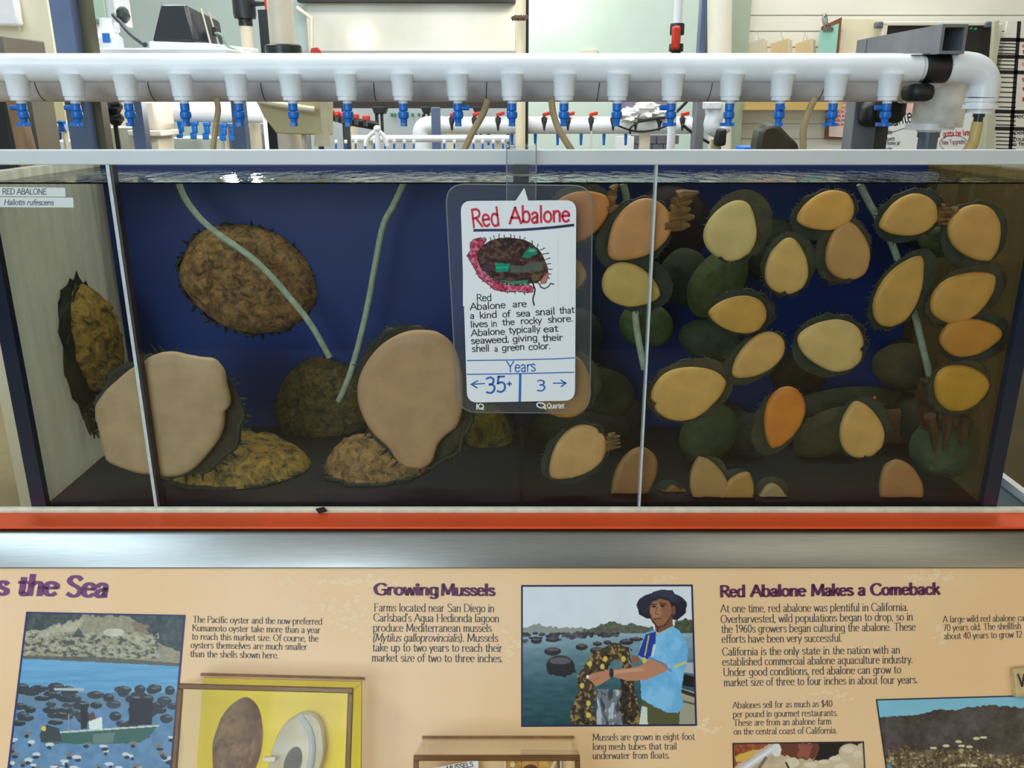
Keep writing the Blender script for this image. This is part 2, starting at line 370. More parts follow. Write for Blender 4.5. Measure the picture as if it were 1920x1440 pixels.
# ================================================================== materials used in several places
M_white = mat('white_plastic', (236, 238, 240), 0.3, var=0.06, scale=30)
M_pvc = mat('white_pvc', (232, 236, 240), 0.32, var=0.07, scale=14)
M_steel = mat('brushed_steel', (150, 151, 148), 0.30, 1.0, var=0.12, scale=6, stretch=(3, 3, 160))
_n = M_steel.node_tree; _p = _n.nodes['Principled BSDF']; _p.inputs['Anisotropic'].default_value = 0.7
_t = _n.nodes.new('ShaderNodeTangent'); _t.direction_type = 'RADIAL'; _t.axis = 'X'; _n.links.new(_t.outputs[0], _p.inputs['Tangent'])
M_grey = mat('grey_fibreglass', (112, 114, 118), 0.5, var=0.15, scale=18, bump=0.05)
M_dark = mat('dark_plastic', (38, 42, 46), 0.38, var=0.2, scale=20)
M_black = mat('black_rubber', (18, 19, 20), 0.5, var=0.2, scale=25)
M_blue = mat('blue_plastic', (8, 106, 196), 0.35, var=0.15, scale=40)
M_red = mat('red_plastic', (206, 52, 28), 0.4, var=0.12, scale=40)
M_post = mat('steel_blue_post', (88, 106, 140), 0.45, 0.0, var=0.18, scale=10)
M_ivory = mat('ivory_plastic', (222, 212, 190), 0.45, var=0.1, scale=12)
# ================================================================== the room
fl = MB().box(-4, 4, -3, 6.5, -0.05, 0).build('floor', mat('beige_concrete', (172, 156, 118), 0.55, var=0.22, scale=1.2, bump=0.1, detail=8), kind='structure')
MB().box(-4, 4, -3, 6.5, 3.5, 3.55).build('ceiling', mat('ceiling_white', (205, 205, 200), 0.8, var=0.05), kind='structure')
M_wall = mat('pale_green_paint', (188, 204, 202), 0.6, var=0.03, scale=3)
MB().box(-4, 4, 6.5, 6.56, 0, 3.5).build('wall_back', M_wall, kind='structure')
MB().box(-4.06, -4, -3, 6.5, 0, 3.5).build('wall_left', mat('cream_paint', (206, 200, 186), 0.7, var=0.04), kind='structure')
MB().box(4, 4.06, -3, 6.5, 0, 3.5).build('wall_right', mat('cream_paint', (206, 200, 186)), kind='structure')
MB().box(-4, 4, -3.06, -3, 0, 3.5).build('wall_front', mat('hall_paint', (126, 130, 128), 0.8, scale=0.9, c2=(60, 62, 54)), kind='structure')
# white slatted wall on the right, nearer than the back wall
WY = 4.6
xs0 = at(1404, 60, WY).x
sw = MB()
pitch = at(960, 30, WY).z - at(960, 60, WY).z
z = at(960, 60, WY).z - pitch * 15
while z < 2.6:
    sw.box(xs0, 3.98, WY, WY + 0.02, z + 0.006, z + pitch); z += pitch
sw.box(xs0, 3.98, WY + 0.012, WY + 0.05, 0.0, 2.6)
sw.build('wall_slatted', mat('white_slatwall', (228, 226, 214), 0.5, var=0.04, scale=4), kind='structure')
MB().bxp(1370, -160, 1404, 420, WY - 0.1, 0.14).build('trim_1', mat('sage_paint', (164, 180, 160), 0.55, var=0.06), kind='structure')
# ================================================================== counter that carries the tank
XL = at(58, 943, GL).x; XR = at(1869, 949, GL).x
YB = 1.48                        # back wall of the tank
ct = thing('display_counter', 'stainless counter with red painted ledge carrying the big tank', 'counter', (0, 1.3, 0))
MB().box(XL + 0.01, XR - 0.01, 1.16, 1.52, 0, ZB - 0.006).build('cabinet', mat('cabinet_paint', (70, 72, 66), 0.6, var=0.1), ct)
r_y0 = atz(960, 988, ZB).y
b = MB()
b.box(-1.7, 1.7, r_y0, GL + 0.012, ZB - 0.004, ZB)
M_redl = mat('red_orange_paint', (230, 82, 28), 0.4, var=0.12, scale=7, spec=0.35)
b.build('red_ledge', M_redl, ct, bevel=0.0012)
b = MB()
pr = [(YE + 0.08, ZE), (YE + 0.004, ZE), (YE, ZE - 0.003), (YE - math.cos(SL) * APR, ZE - math.sin(SL) * APR), (YE - math.cos(SL) * APR + 0.006, ZE - math.sin(SL) * APR - 0.003), (YE + 0.08, ZE - 0.06)]
b.prism([(-1.7, y, zz) for y, zz in pr], (3.4, 0, 0))
b.build('steel_apron', M_steel, ct, bevel=0.0015)
b = MB().tube([(-1.7, GL - 0.004, ZB + 0.0025), (1.7, GL - 0.004, ZB + 0.0025)], 0.0055, 10)
b.build('sealant_bead', mat('cream_sealant', (214, 210, 186), 0.45, var=0.15, scale=60), ct)
xg = atz(1882, 896, ZB).x
MB().box(XR, xg, 1.16, 1.52, ZB - 0.03, ZB - 0.012).build('gutter', mat('teal_liner', (62, 86, 96), 0.4, var=0.15), ct)
MB().box(xg - 0.004, xg + 0.008, 1.165, 1.52, ZB - 0.03, ZB + 0.002).build('gutter_lip', M_white, ct)
MB().obox(at(598, 958, GL - 0.012) - Vector((0, 0, 0.003)), (0.012, 0, 0.003), (0, -0.003, 0), (-0.004, 0, 0.007)).build('sealant_lump', M_black, ct)
# ================================================================== the tank
ZT = at(960, 281, GL).z; ZR = at(960, 309, GL).z
ZW = at(960, 342, GL + 0.012).z
tk = thing('aquarium_tank', 'long clear aquarium with blue back holding abalone, standing on the red ledge', 'aquarium', (0, 1.3, ZB))
M_pane = clear('acrylic_pane', (0.97, 0.985, 0.975), 1.0, 0.015)
sx1 = at(251, 635, GL).x; sx2 = at(1215, 635, GL).x
for a, c in ((XL, sx1 - 0.001), (sx1 + 0.001, sx2 - 0.0008), (sx2 + 0.0008, XR)):
    MB().box(a, c, GL, GL + 0.012, ZB, ZR + 0.006).build('front_pane', M_pane, tk, smooth=0)
M_seam = mat('seam_acrylic', (196, 204, 206), 0.25, var=0.2, scale=30, stretch=(20, 20, 3))
MB().box(sx1 - 0.0035, sx1 + 0.001, GL - 0.003, GL + 0.012, ZB - 0.0005, ZR).build('pane_seam', M_seam, tk)
MB().box(sx1 + 0.001, sx1 + 0.0045, GL - 0.002, GL + 0.012, ZB, ZR).build('pane_seam', mat('seam_shadow', (52, 44, 48), 0.4, var=0.2), tk)  # thin dark strip drawn as the shadow beside the seam
MB().box(sx2 - 0.0016, sx2 + 0.0012, GL - 0.002, GL + 0.012, ZB, ZR).build('pane_seam', M_seam, tk)
M_side = clear('algae_pane', (0.86, 0.86, 0.80), 0.6, 0.05, film=0.74, filmcol=lin((232, 230, 218)), streak=(1, 14, 1.2))
M_sideR = clear('brown_algae_pane', (0.8, 0.74, 0.6), 0.6, 0.05, film=0.62, filmcol=lin((128, 112, 70)), streak=(1, 9, 2.0))
M_edge = mat('dark_acrylic_edge', (34, 42, 66), 0.25, var=0.2, scale=10)
TP = 0.021
for sgn, X, m in ((1, XL, M_side), (-1, XR, M_sideR)):
    MB().box(min(X, X + sgn * TP), max(X, X + sgn * TP), GL + 0.0135, YB, ZB, ZW + 0.012).build('side_pane', m, tk, smooth=0)
    MB().box(min(X, X + sgn * TP), max(X, X + sgn * TP), GL + 0.0005, GL + 0.013, ZB, ZR).build('pane_edge', M_edge, tk)
M_back = mat('blue_back_panel', (11, 40, 112), 0.45, var=0.3, scale=2.2, c2=(18, 52, 120), spec=0.4)
MB().box(XL, XR, YB, YB + 0.008, ZB, ZW + 0.012).build('back_panel', M_back, tk)
MB().box(XL + TP, XR - TP, GL + 0.012, YB, ZB, ZB + 0.008).build('tank_floor', mat('dark_tank_floor', (10, 13, 34), 0.6, var=0.4, scale=6, c2=(20, 18, 14)), tk)
b = MB(); M_rim = mat('pale_rim', (198, 203, 206), 0.4, var=0.05, scale=12)
b.box(-1.7, 1.7, GL - 0.004, GL + 0.016, ZR, ZT); b.build('front_rim', M_rim, tk, bevel=0.0015)
MB().box(XL, XR, YB, YB + 0.02, ZW + 0.012, ZW + 0.02).build('back_rim', M_rim, tk)
xp = at(978, 870, GL + 0.02).x
MB().box(xp - 0.003, xp + 0.003, GL + 0.0125, YB, ZB + 0.008, ZW - 0.02).build('partition', clear('partition_acrylic', (0.9, 0.93, 0.95), 0.8, 0.03), tk, smooth=0)
# water: rippled surface sheet and the murky body below it
def water_mat():
    m = clear('sea_water', (0.80, 0.84, 0.78), 1.0, 0.03)
    nt = m.node_tree; N = nt.nodes; L = nt.links
    tc = N.new('ShaderNodeTexCoord'); nz = N.new('ShaderNodeTexNoise'); nz.inputs['Scale'].default_value = 26; nz.inputs['Detail'].default_value = 3
    mp = N.new('ShaderNodeMapping'); mp.inputs['Scale'].default_value = (1.6, 0.7, 1)
    bp = N.new('ShaderNodeBump'); bp.inputs['Strength'].default_value = 0.5; bp.inputs['Distance'].default_value = 0.004
    L.new(tc.outputs['Object'], mp.inputs[0]); L.new(mp.outputs[0], nz.inputs['Vector']); L.new(nz.outputs[0], bp.inputs['Height'])
    for n in N:
        if n.type in ('BSDF_GLOSSY', 'FRESNEL'): L.new(bp.outputs[0], n.inputs['Normal'])
    return m
b = MB(); b.box(XL + TP + 0.001, XR - TP - 0.001, GL + 0.0125, YB - 0.001, ZW - 0.002, ZW)
tag(b.build('water_surface', water_mat(), smooth=0), 'thin rippled sheet of water surface along the top of the tank', 'water', kind='stuff')
# ================================================================== graphic rail panel under the tank
pan = thing('information_panel', 'sloping tan information panel with purple headings below the steel counter edge', 'information panel', tuple(PO))
M_pan = mat('tan_print', (232, 188, 136), 0.42, var=0.0, scale=3.2, c2=(236, 198, 154), detail=6)
LEN = 0.50
MB().obox(PO + Vector((-1.7, 0, 0)) - PU * LEN - PN * 0.012, (3.4, 0, 0), PU * (LEN + 0.004), PN * 0.012).build('panel_board', M_pan, pan)
M_purple = mat('purple_ink', (108, 44, 104), 0.5, var=0.08)
M_plum = mat('plum_ink', (92, 26, 72), 0.5, var=0.08)
M_navy = mat('dark_ink', (62, 56, 68), 0.5, var=0.05)
LT = 0.0006
pm = lambda x, y: atp(x, y, LT)
def block(name, lines, cap, m, style='serif', slant=0, wt=1):
    b = MB()
    for s, p0, p1 in lines: lettering(b, s, p0, p1, cap, pm, style, slant, wt)
    return b.build(name, m, pan, smooth=0)
b = MB()
lettering(b, 's', (-10, 1114), (14, 1115), 36, pm, 'bold', 0.12, 1.1); lettering(b, 'the', (31, 1115), (107, 1116), 36, pm, 'bold', 0.12, 1.1)
lettering(b, 'Sea', (122, 1117), (201, 1119), 36, pm, 'bold', 0.12, 1.1); b.build('heading', M_purple, pan, smooth=0)
b = MB()
lettering(b, 'Growing', (702, 1115), (822, 1115.5), 20.5, pm, 'bold', 0, 1.12); lettering(b, 'Mussels', (827, 1116), (928, 1116.5), 20.5, pm, 'bold', 0, 1.12)
b.build('heading', M_plum, pan, smooth=0)
b = MB()
for s, x0, x1 in (('Red', 1350, 1397), ('Abalone', 1408, 1511), ('Makes', 1521, 1600), ('a', 1609, 1623), ('Comeback', 1633, 1762)):
    f = lambda x: 1119 - (x - 1350) * 5 / 412
    lettering(b, s, (x0, f(x0)), (x1, f(x1)), 20.5, pm, 'bold', 0, 1.12)
b.build('heading', M_plum, pan, smooth=0)
block('paragraph', [('The Pacific oyster and the now-preferred', (361, 1167), (604, 1171)), ('Kumamoto oyster take more than a year', (360, 1183), (601, 1187)),
    ('to reach this market size. Of course, the', (359, 1199), (597, 1203)), ('oysters themselves are much smaller', (357, 1215), (576, 1218.5)),
    ('than the shells shown here.', (356, 1231.5), (522, 1234.5))], 12, M_navy)
block('paragraph', [('Farms located near San Diego in', (701, 1146), (927, 1147.5)), ("Carlsbad's Agua Hedionda lagoon", (700, 1165), (936, 1166.5)),
    ('produce Mediterranean mussels', (699, 1184), (922, 1184.5)), (') . Mussels'.replace(' .', '.'), (862, 1203), (934, 1203)),
    ('take up to two years to reach their', (698, 1221), (942, 1222)), ('market size of two to three inches.', (697, 1240), (943, 1241.5))], 14.5, M_navy)
block('species_name', [('(Mytilus galloprovincialis', (698, 1202.5), (862, 1203))], 14.5, M_navy, 'serif', 0.2)
block('paragraph', [('At one time, red abalone was plentiful in California.', (1351, 1148), (1703, 1145)), ('Overharvested, wild populations began to drop, so in', (1351, 1168), (1712, 1163)),
    ('the 1960s growers began culturing the abalone. These', (1352, 1186.5), (1717, 1182)), ('efforts have been very successful.', (1353, 1205), (1579, 1203)),
    ('California is the only state in the nation with an', (1354, 1229), (1688, 1225)), ('established commercial abalone aquaculture industry.', (1354, 1248), (1712, 1243)),
    ('Under good conditions, red abalone can grow to', (1356, 1267.5), (1690, 1262)), ('market size of three to four inches in about four years.', (1357, 1286.5), (1721, 1281))], 14.5, M_navy)
block('caption', [('Abalones sell for as much as $40', (1374, 1328), (1561, 1325)), ('per pound in gourmet restaurants.', (1374, 1345), (1571, 1342)),
    ('These are from an abalone farm', (1375.5, 1361), (1559, 1358)), ('on the central coast of California.', (1375.5, 1377.5), (1570, 1375))], 12, M_navy)
block('caption', [('A large wild red abalone ca', (1768, 1167), (1921, 1164)), ('70 years old. The shellfish', (1769, 1183), (1915, 1179)), ('about 40 years to grow 12', (1770, 1198.5), (1917, 1195))], 12, M_navy)
block('caption', [('Mussels are grown in eight-foot', (1111, 1388.5), (1303, 1387)), ('long mesh tubes that trail', (1111, 1406), (1269, 1405)), ('underwater from floats.', (1111, 1423), (1256, 1422))], 12.5, M_navy)
# pale scuffs worn into the print
M_scuff = mat('pale_scuff', (240, 208, 164), 0.5, var=0.05)
b = MB()
def scuff(cx, cy, n, sx, sy, r):
    for _ in range(n):
        x = cx + random.gauss(0, sx); y = cy + random.gauss(0, sy); a = r * random.uniform(0.5, 1.4); bb = a * random.uniform(0.3, 0.7); ro = random.uniform(-0.6, 0.6)
        lf = 0.00012 + 0.0000008 * len(b.v) / 10
        b.add([atp(x + a * math.cos(q) * math.cos(ro) - bb * math.sin(q) * math.sin(ro), y + a * math.cos(q) * math.sin(ro) + bb * math.sin(q) * math.cos(ro), lf) for q in [k * math.pi / 5 for k in range(10)]], [tuple(range(10))])
scuff(640, 1090, 45, 50, 4, 5); scuff(620, 1135, 50, 45, 10, 5); scuff(650, 1165, 30, 30, 8, 5); scuff(960, 1210, 20, 14, 12, 6); scuff(1235, 1087, 16, 14, 4, 5)
scuff(1585, 1215, 24, 30, 8, 5); scuff(1540, 1300, 34, 34, 6, 4); scuff(1765, 1190, 16, 8, 9, 5); scuff(1740, 1080, 20, 22, 6, 7); scuff(1330, 1365, 18, 14, 8, 5)
b.build('worn_patches', M_scuff, pan, smooth=0, kind='stuff')
# ---- printed photographs
def photo(quad, org, sc, nx, ny): return Print(quad, org, sc, nx, ny)
def border(p, wu, wv, c):
    p.put((p.u < wu) | (p.u > 1 - wu) | (p.v < wv) | (p.v > 1 - wv), c)
# oyster farm, left
p = photo([(49, 1147), (348, 1153), (316, 1520), (4, 1520)], (0, 1060), 3.79, 260, 320)
X, Y = p.X, p.Y
p.put(np.ones(X.shape), (64, 72, 72)); p.grain(np.ones(X.shape), 0.03, 26, 2)
p.poly([(120, 500), (400, 420), (560, 390), (600, 340), (700, 370), (900, 360), (980, 400), (1060, 470), (1130, 560), (1330, 620), (1330, 720), (60, 690)], (146, 138, 112), wob=30)
p.poly([(150, 480), (420, 425), (600, 385), (560, 470), (330, 490), (150, 530)], (172, 164, 138), wob=30)
hm = (Y > 480) & (Y < 665) & (X < 1130); n1 = fb(X * 0.035, Y * 0.06, 4); p.put(hm & (n1 > 0.62), (178, 172, 150), 0.7); p.put(hm & (n1 < 0.36), (74, 72, 62), 0.85)
p.poly([(510, 510), (560, 440), (600, 510)], (70, 78, 66)); p.ell(810, 478, 76, 30, (190, 184, 164)); p.poly([(930, 400), (1060, 420), (1040, 480), (960, 470)], (130, 112, 86), wob=20)
p.poly([(100, 640), (700, 650), (1330, 700), (1330, 760), (60, 700)], (92, 90, 78))
p.grain((Y < 680), 0.05, 34, 6)
wm = Y > 662 + (X - 160) * 0.05; p.put(wm, (98, 156, 196)); p.grain(wm, 0.004, 30, 8, fy=0.05)
p.poly([(60, 905), (1300, 905), (1300, 1010), (60, 1010)], (92, 118, 138), 0.8)
lm = Y > 1010; p.put(lm, (92, 128, 162)); p.grain(lm, 0.02, 30, 3)
rs = random.Random(3)
for i in range(64):
    x = rs.uniform(90, 1240); y = rs.choice([880, 910, 950, 1000, 1040, 1080, 1120]) + rs.uniform(-14, 14)
    if 520 < x < 860 and y < 900: continue
    rx = rs.uniform(34, 64); p.ell(x, y, rx, rs.uniform(18, 34), rs.choice([(44, 48, 52), (56, 60, 64), (36, 40, 44)])); p.ell(x + rx * 0.3, y - 14, rx * 0.5, 6, (120, 128, 134), 0.7)
p.line([(390, 880), (590, 884)], 16, (176, 182, 184)); p.poly([(920, 945), (1085, 955), (1080, 1135), (915, 1130)], (16, 16, 20))
p.poly([(570, 990), (625, 985), (620, 1160), (575, 1165)], (24, 24, 26)); p.poly([(625, 1060), (665, 1040), (690, 1110), (640, 1110)], (90, 60, 48)); p.poly([(630, 1110), (725, 1075), (728, 1160), (636, 1170)], (220, 222, 220))
p.poly([(280, 1200), (560, 1185), (1125, 1135), (1060, 1220), (1000, 1262), (700, 1270), (300, 1265)], (52, 92, 82), wob=10); p.line([(300, 1195), (1125, 1140)], 12, (196, 196, 180))
p.poly([(660, 1200), (820, 1185), (800, 1260), (660, 1265)], (120, 128, 122), 0.7); p.poly([(285, 1190), (330, 1130), (420, 1160), (440, 1250), (290, 1255)], (50, 54, 58)); p.ell(312, 1160, 16, 18, (226, 190, 50))
p.line([(487, 1060), (487, 1190)], 6, (150, 150, 140))
for i in range(110):
    x = rs.uniform(70, 1240); y = rs.uniform(1180, 1700)
    if 280 < x < 1060 and y < 1255: continue
    k = rs.random(); p.ell(x, y, rs.uniform(20, 36), rs.uniform(9, 16), (198, 202, 200) if k < 0.6 else (120, 112, 104)); p.ell(x + rs.uniform(-15, 15), y + 22, rs.uniform(10, 26), 12, (34, 44, 60))
border(p, 0.012, 0.008, (40, 40, 90)); p.build('farm_photograph', pan, pm)
# worker with mussel rope, centre
p = photo([(977, 1097), (1299, 1096), (1307, 1361), (977, 1363)], (900, 1060), 3.79, 330, 270)
X, Y = p.X, p.Y
p.put(np.ones(X.shape), (214, 220, 226)); p.grain(np.ones(X.shape), 0.01, 8)
p.poly([(300, 440), (420, 418), (560, 440), (800, 450), (800, 490), (300, 490)], (142, 146, 138), wob=26)
m = p.poly([(680, 476), (770, 450), (830, 428), (880, 408), (960, 404), (1010, 420), (1070, 414), (1130, 430), (1230, 440), (1230, 492), (680, 492)], (92, 96, 80), wob=22) | p.poly([(1360, 490), (1380, 400), (1470, 372), (1530, 400), (1530, 500)], (76, 82, 58), wob=20); p.grain(m, 0.07, 40, 2)
t = np.clip((Y - 480) / 660, 0, 1)[..., None]; p.put(Y > 482, (0, 0, 0)); p.c = np.where((Y > 482)[..., None], np.array((150, 172, 184)) * (1 - t) ** 2 + np.array((34, 70, 78)) * (1 - (1 - t) ** 2), p.c); p.grain(Y > 482, 0.012, 26, 5, fy=0.04)
rs = random.Random(5)
for i in range(90):
    x = rs.uniform(303, 980); y = 484 + rs.random() ** 1.5 * 62 * (1 - (x - 303) / 900); p.ell(x, y, rs.uniform(14, 26), rs.uniform(7, 13), rs.choice([(70, 66, 74), (90, 86, 92), (56, 52, 60)]))
for x, y, rx, ry in ((400, 536, 40, 22), (515, 528, 50, 18), (516, 612, 60, 30), (722, 580, 43, 24), (834, 558, 33, 16), (905, 548, 28, 15), (1040, 545, 50, 22), (1110, 525, 50, 14), (830, 606, 48, 26), (570, 712, 100, 72)):
    p.ell(x, y, rx, ry, (50, 44, 48)); p.ell(x, y - ry * 0.45, rx * 0.75, ry * 0.35, (112, 108, 114), 0.7)
p.poly([(470, 700), (670, 700), (680, 760), (600, 795), (480, 770)], (38, 36, 40), wob=10)
m = p.poly([(830, 880), (1000, 885), (1035, 1050), (1010, 1145), (830, 1145)], (112, 116, 124)); n1 = fb(X * 0.03, Y * 0.012, 2); p.put(m & (n1 > 0.6), (190, 194, 198), 0.8); p.put(m & (n1 < 0.35), (52, 54, 62), 0.8)
m = p.poly([(640, 1145), (655, 1000), (700, 900), (692, 770), (740, 720), (790, 640), (850, 590), (900, 570), (950, 540), (1000, 562), (1075, 600), (1070, 660), (1085, 720), (1040, 745), (1005, 700), (975, 665), (935, 680), (905, 750), (800, 790), (830, 900), (812, 1000), (836, 1145)], (70, 56, 40), wob=30) | p.poly([(1005, 715), (1085, 720), (1092, 850), (1135, 1000), (1128, 1145), (1020, 1145), (990, 1010), (1000, 870)], (60, 48, 34), wob=20)
n1 = fb(X * 0.05, Y * 0.045, 9); p.put(m & (n1 > 0.68), (156, 126, 72), 0.9); p.put(m & (n1 < 0.3), (32, 26, 22), 0.9)
for x, y in ((890, 665), (870, 720), (725, 855), (770, 980), (770, 1065), (1020, 665), (780, 700)): p.ell(x, y, 16, 20, (206, 178, 80))
p.poly([(1420, 760), (1540, 800), (1540, 870), (1420, 850)], (30, 28, 28)); p.poly([(1420, 870), (1540, 905), (1540, 1150), (1410, 1150)], (160, 154, 132)); p.line([(1420, 890), (1540, 930)], 26, (48, 44, 40)); p.line([(1420, 960), (1540, 990)], 14, (92, 86, 76))
p.poly([(1465, 690), (1530, 690), (1530, 770), (1440, 760)], (170, 176, 180))
p.poly([(1140, 950), (1420, 1035), (1415, 1145), (1190, 1145)], (84, 84, 52)); p.poly([(1150, 1000), (1186, 1008), (1194, 1145), (1128, 1145)], (206, 208, 190))
p.poly([(1075, 640), (1140, 650), (1130, 690), (1085, 690)], (140, 92, 66))
m = p.poly([(1180, 480), (1290, 440), (1370, 425), (1440, 490), (1478, 590), (1470, 690), (1442, 790), (1430, 900), (1448, 1000), (1408, 1050), (1330, 1045), (1210, 990), (1145, 945), (1140, 820), (1180, 700), (1120, 640), (1150, 540)], (116, 178, 220), wob=8); n1 = fb(X * 0.016, Y * 0.012, 4); p.put(m & (n1 > 0.62), (146, 198, 232), 0.4); p.put(m & (n1 < 0.34), (96, 156, 202), 0.4)
m = p.poly([(1178, 490), (1252, 470), (1244, 600), (1192, 670), (1120, 640), (1158, 540)], (36, 56, 144)); p.line([(1200, 500), (1172, 640)], 9, (208, 184, 70)); p.line([(1240, 570), (1225, 640)], 18, (200, 206, 210)); p.line([(1255, 490), (1330, 445), (1368, 428)], 12, (206, 170, 70)); p.line([(1385, 720), (1460, 690)], 16, (214, 190, 80)); p.ell(1168, 676, 14, 22, (214, 186, 50))
p.ell(1292, 282, 178, 92, (42, 44, 58)); p.poly([(1210, 250), (1225, 190), (1290, 172), (1370, 178), (1405, 240), (1380, 262), (1230, 262)], (52, 54, 70)); p.poly([(1120, 300), (1180, 350), (1250, 330), (1250, 380), (1190, 380), (1130, 350)], (34, 34, 44)); p.poly([(1360, 260), (1470, 260), (1462, 340), (1400, 392), (1350, 380)], (34, 34, 44))
p.poly([(1236, 400), (1365, 350), (1372, 430), (1275, 478), (1250, 470)], (118, 76, 56)); p.ell(1284, 318, 78, 96, (140, 92, 68)); p.ell(1272, 380, 56, 48, (146, 98, 72)); p.ell(1250, 320, 40, 60, (176, 128, 98), 0.6); p.ell(1374, 322, 17, 34, (122, 76, 56))
p.poly([(1215, 232), (1280, 214), (1350, 236), (1358, 258), (1280, 236), (1218, 262)], (40, 40, 50)); p.ell(1236, 292, 16, 7, (40, 26, 24)); p.ell(1298, 288, 18, 7, (40, 26, 24)); p.line([(1216, 276), (1254, 278)], 7, (52, 34, 28)); p.line([(1278, 270), (1322, 274)], 7, (52, 34, 28)); p.line([(1256, 296), (1248, 344), (1268, 350)], 6, (104, 62, 46)); p.line([(1236, 380), (1284, 378)], 9, (104, 52, 44)); p.line([(1216, 380), (1262, 440), (1262, 470)], 8, (30, 28, 32)); p.line([(1372, 340), (1320, 420), (1264, 446)], 6, (40, 34, 34))
p.poly([(1206, 660), (1330, 700), (1338, 745), (1180, 815), (1050, 822), (945, 790), (870, 838), (822, 862), (796, 830), (764, 800), (784, 772), (862, 752), (922, 742), (1050, 732), (1150, 712)], (182, 126, 96)); p.line([(960, 760), (1150, 740)], 24, (206, 156, 124), 0.7); p.ell(934, 766, 16, 34, (40, 42, 46)); p.ell(765, 792, 10, 13, (226, 220, 214)); p.line([(800, 830), (850, 790)], 5, (140, 88, 66)); p.line([(1200, 655), (1290, 690), (1358, 752)], 9, (72, 124, 172))
border(p, 0.011, 0.013, (40, 42, 84)); p.build('worker_photograph', pan, pm)
# food close-up and hillside, right
p = photo([(1373, 1393), (1620, 1390), (1627, 1520), (1376, 1520)], (1360, 1290), 3.43, 220, 120)
X, Y = p.X, p.Y
p.put(np.ones(X.shape), (196, 172, 140)); p.grain(np.ones(X.shape), 0.02, 40)
m = p.poly([(40, 350), (320, 350), (150, 420), (60, 520), (40, 500)], (150, 78, 44), wob=20); p.grain(m, 0.06, 60); p.poly([(60, 440), (160, 400), (200, 400), (150, 460), (70, 480)], (214, 168, 76), wob=10)
p.poly([(300, 350), (610, 350), (600, 450), (500, 460), (360, 430)], (110, 60, 46), wob=24); p.poly([(470, 360), (560, 370), (540, 450), (470, 440)], (150, 84, 70), wob=16)
p.poly([(600, 340), (900, 340), (840, 380), (720, 430), (690, 470), (560, 470), (600, 420)], (38, 32, 28), wob=14)
for x, y, rx, ry in ((800, 410, 70, 52), (860, 440, 50, 60), (720, 470, 60, 36), (640, 490, 60, 30), (560, 510, 70, 40), (760, 520, 80, 50)): p.ell(x, y, rx, ry, (206, 184, 152)); p.ell(x - 10, y - 14, rx * 0.6, ry * 0.4, (228, 210, 184), 0.7)
p.line([(60, 560), (330, 372)], 44, (206, 200, 204)); p.line([(60, 560), (330, 372)], 14, (232, 228, 230)); p.ell(330, 400, 30, 42, (222, 216, 206)); p.ell(430, 480, 46, 34, (214, 198, 170)); p.line([(390, 480), (410, 520), (500, 540)], 12, (50, 40, 34)); p.line([(200, 540), (260, 450)], 20, (120, 104, 84))
border(p, 0.012, 0.02, (52, 48, 60)); p.build('dish_photograph', pan, pm)
p = photo([(1642, 1311), (2010, 1301), (2030, 1520), (1672, 1520)], (1360, 1290), 3.43, 330, 200)
X, Y = p.X, p.Y
p.put(np.ones(X.shape), (128, 186, 206)); p.grain(np.ones(X.shape), 0.01, 8)
m = p.poly([(950, 192), (1150, 180), (1280, 165), (1350, 140), (1480, 145), (1560, 122), (1700, 112), (1900, 125), (2300, 150), (2300, 900), (950, 900)], (74, 66, 60), wob=14); p.grain(m, 0.012, 34, 3); p.grain(m, 0.05, 22, 4)
m = p.poly([(980, 420), (1150, 380), (1330, 400), (1600, 385), (1700, 420), (2200, 440), (2200, 900), (980, 900)], (116, 94, 62), 0.75, wob=40); p.grain(m, 0.09, 70, 6, fy=0.03); n1 = fb(X * 0.05, Y * 0.07, 7); p.put(m & (n1 > 0.74), (190, 176, 140), 0.8); p.put(m & (n1 < 0.25), (48, 42, 34), 0.8)
for x, y in ((1340, 386), (1420, 372), (1500, 345), (1520, 372), (1570, 378), (1615, 325), (1660, 318), (1530, 496), (1600, 500)): p.ell(x, y, 22, 9, (206, 196, 160))
p.poly([(990, 480), (1060, 490), (1100, 560), (990, 600)], (96, 130, 148)); border(p, 0.008, 0.014, (46, 44, 60)); p.build('hillside_photograph', pan, pm)
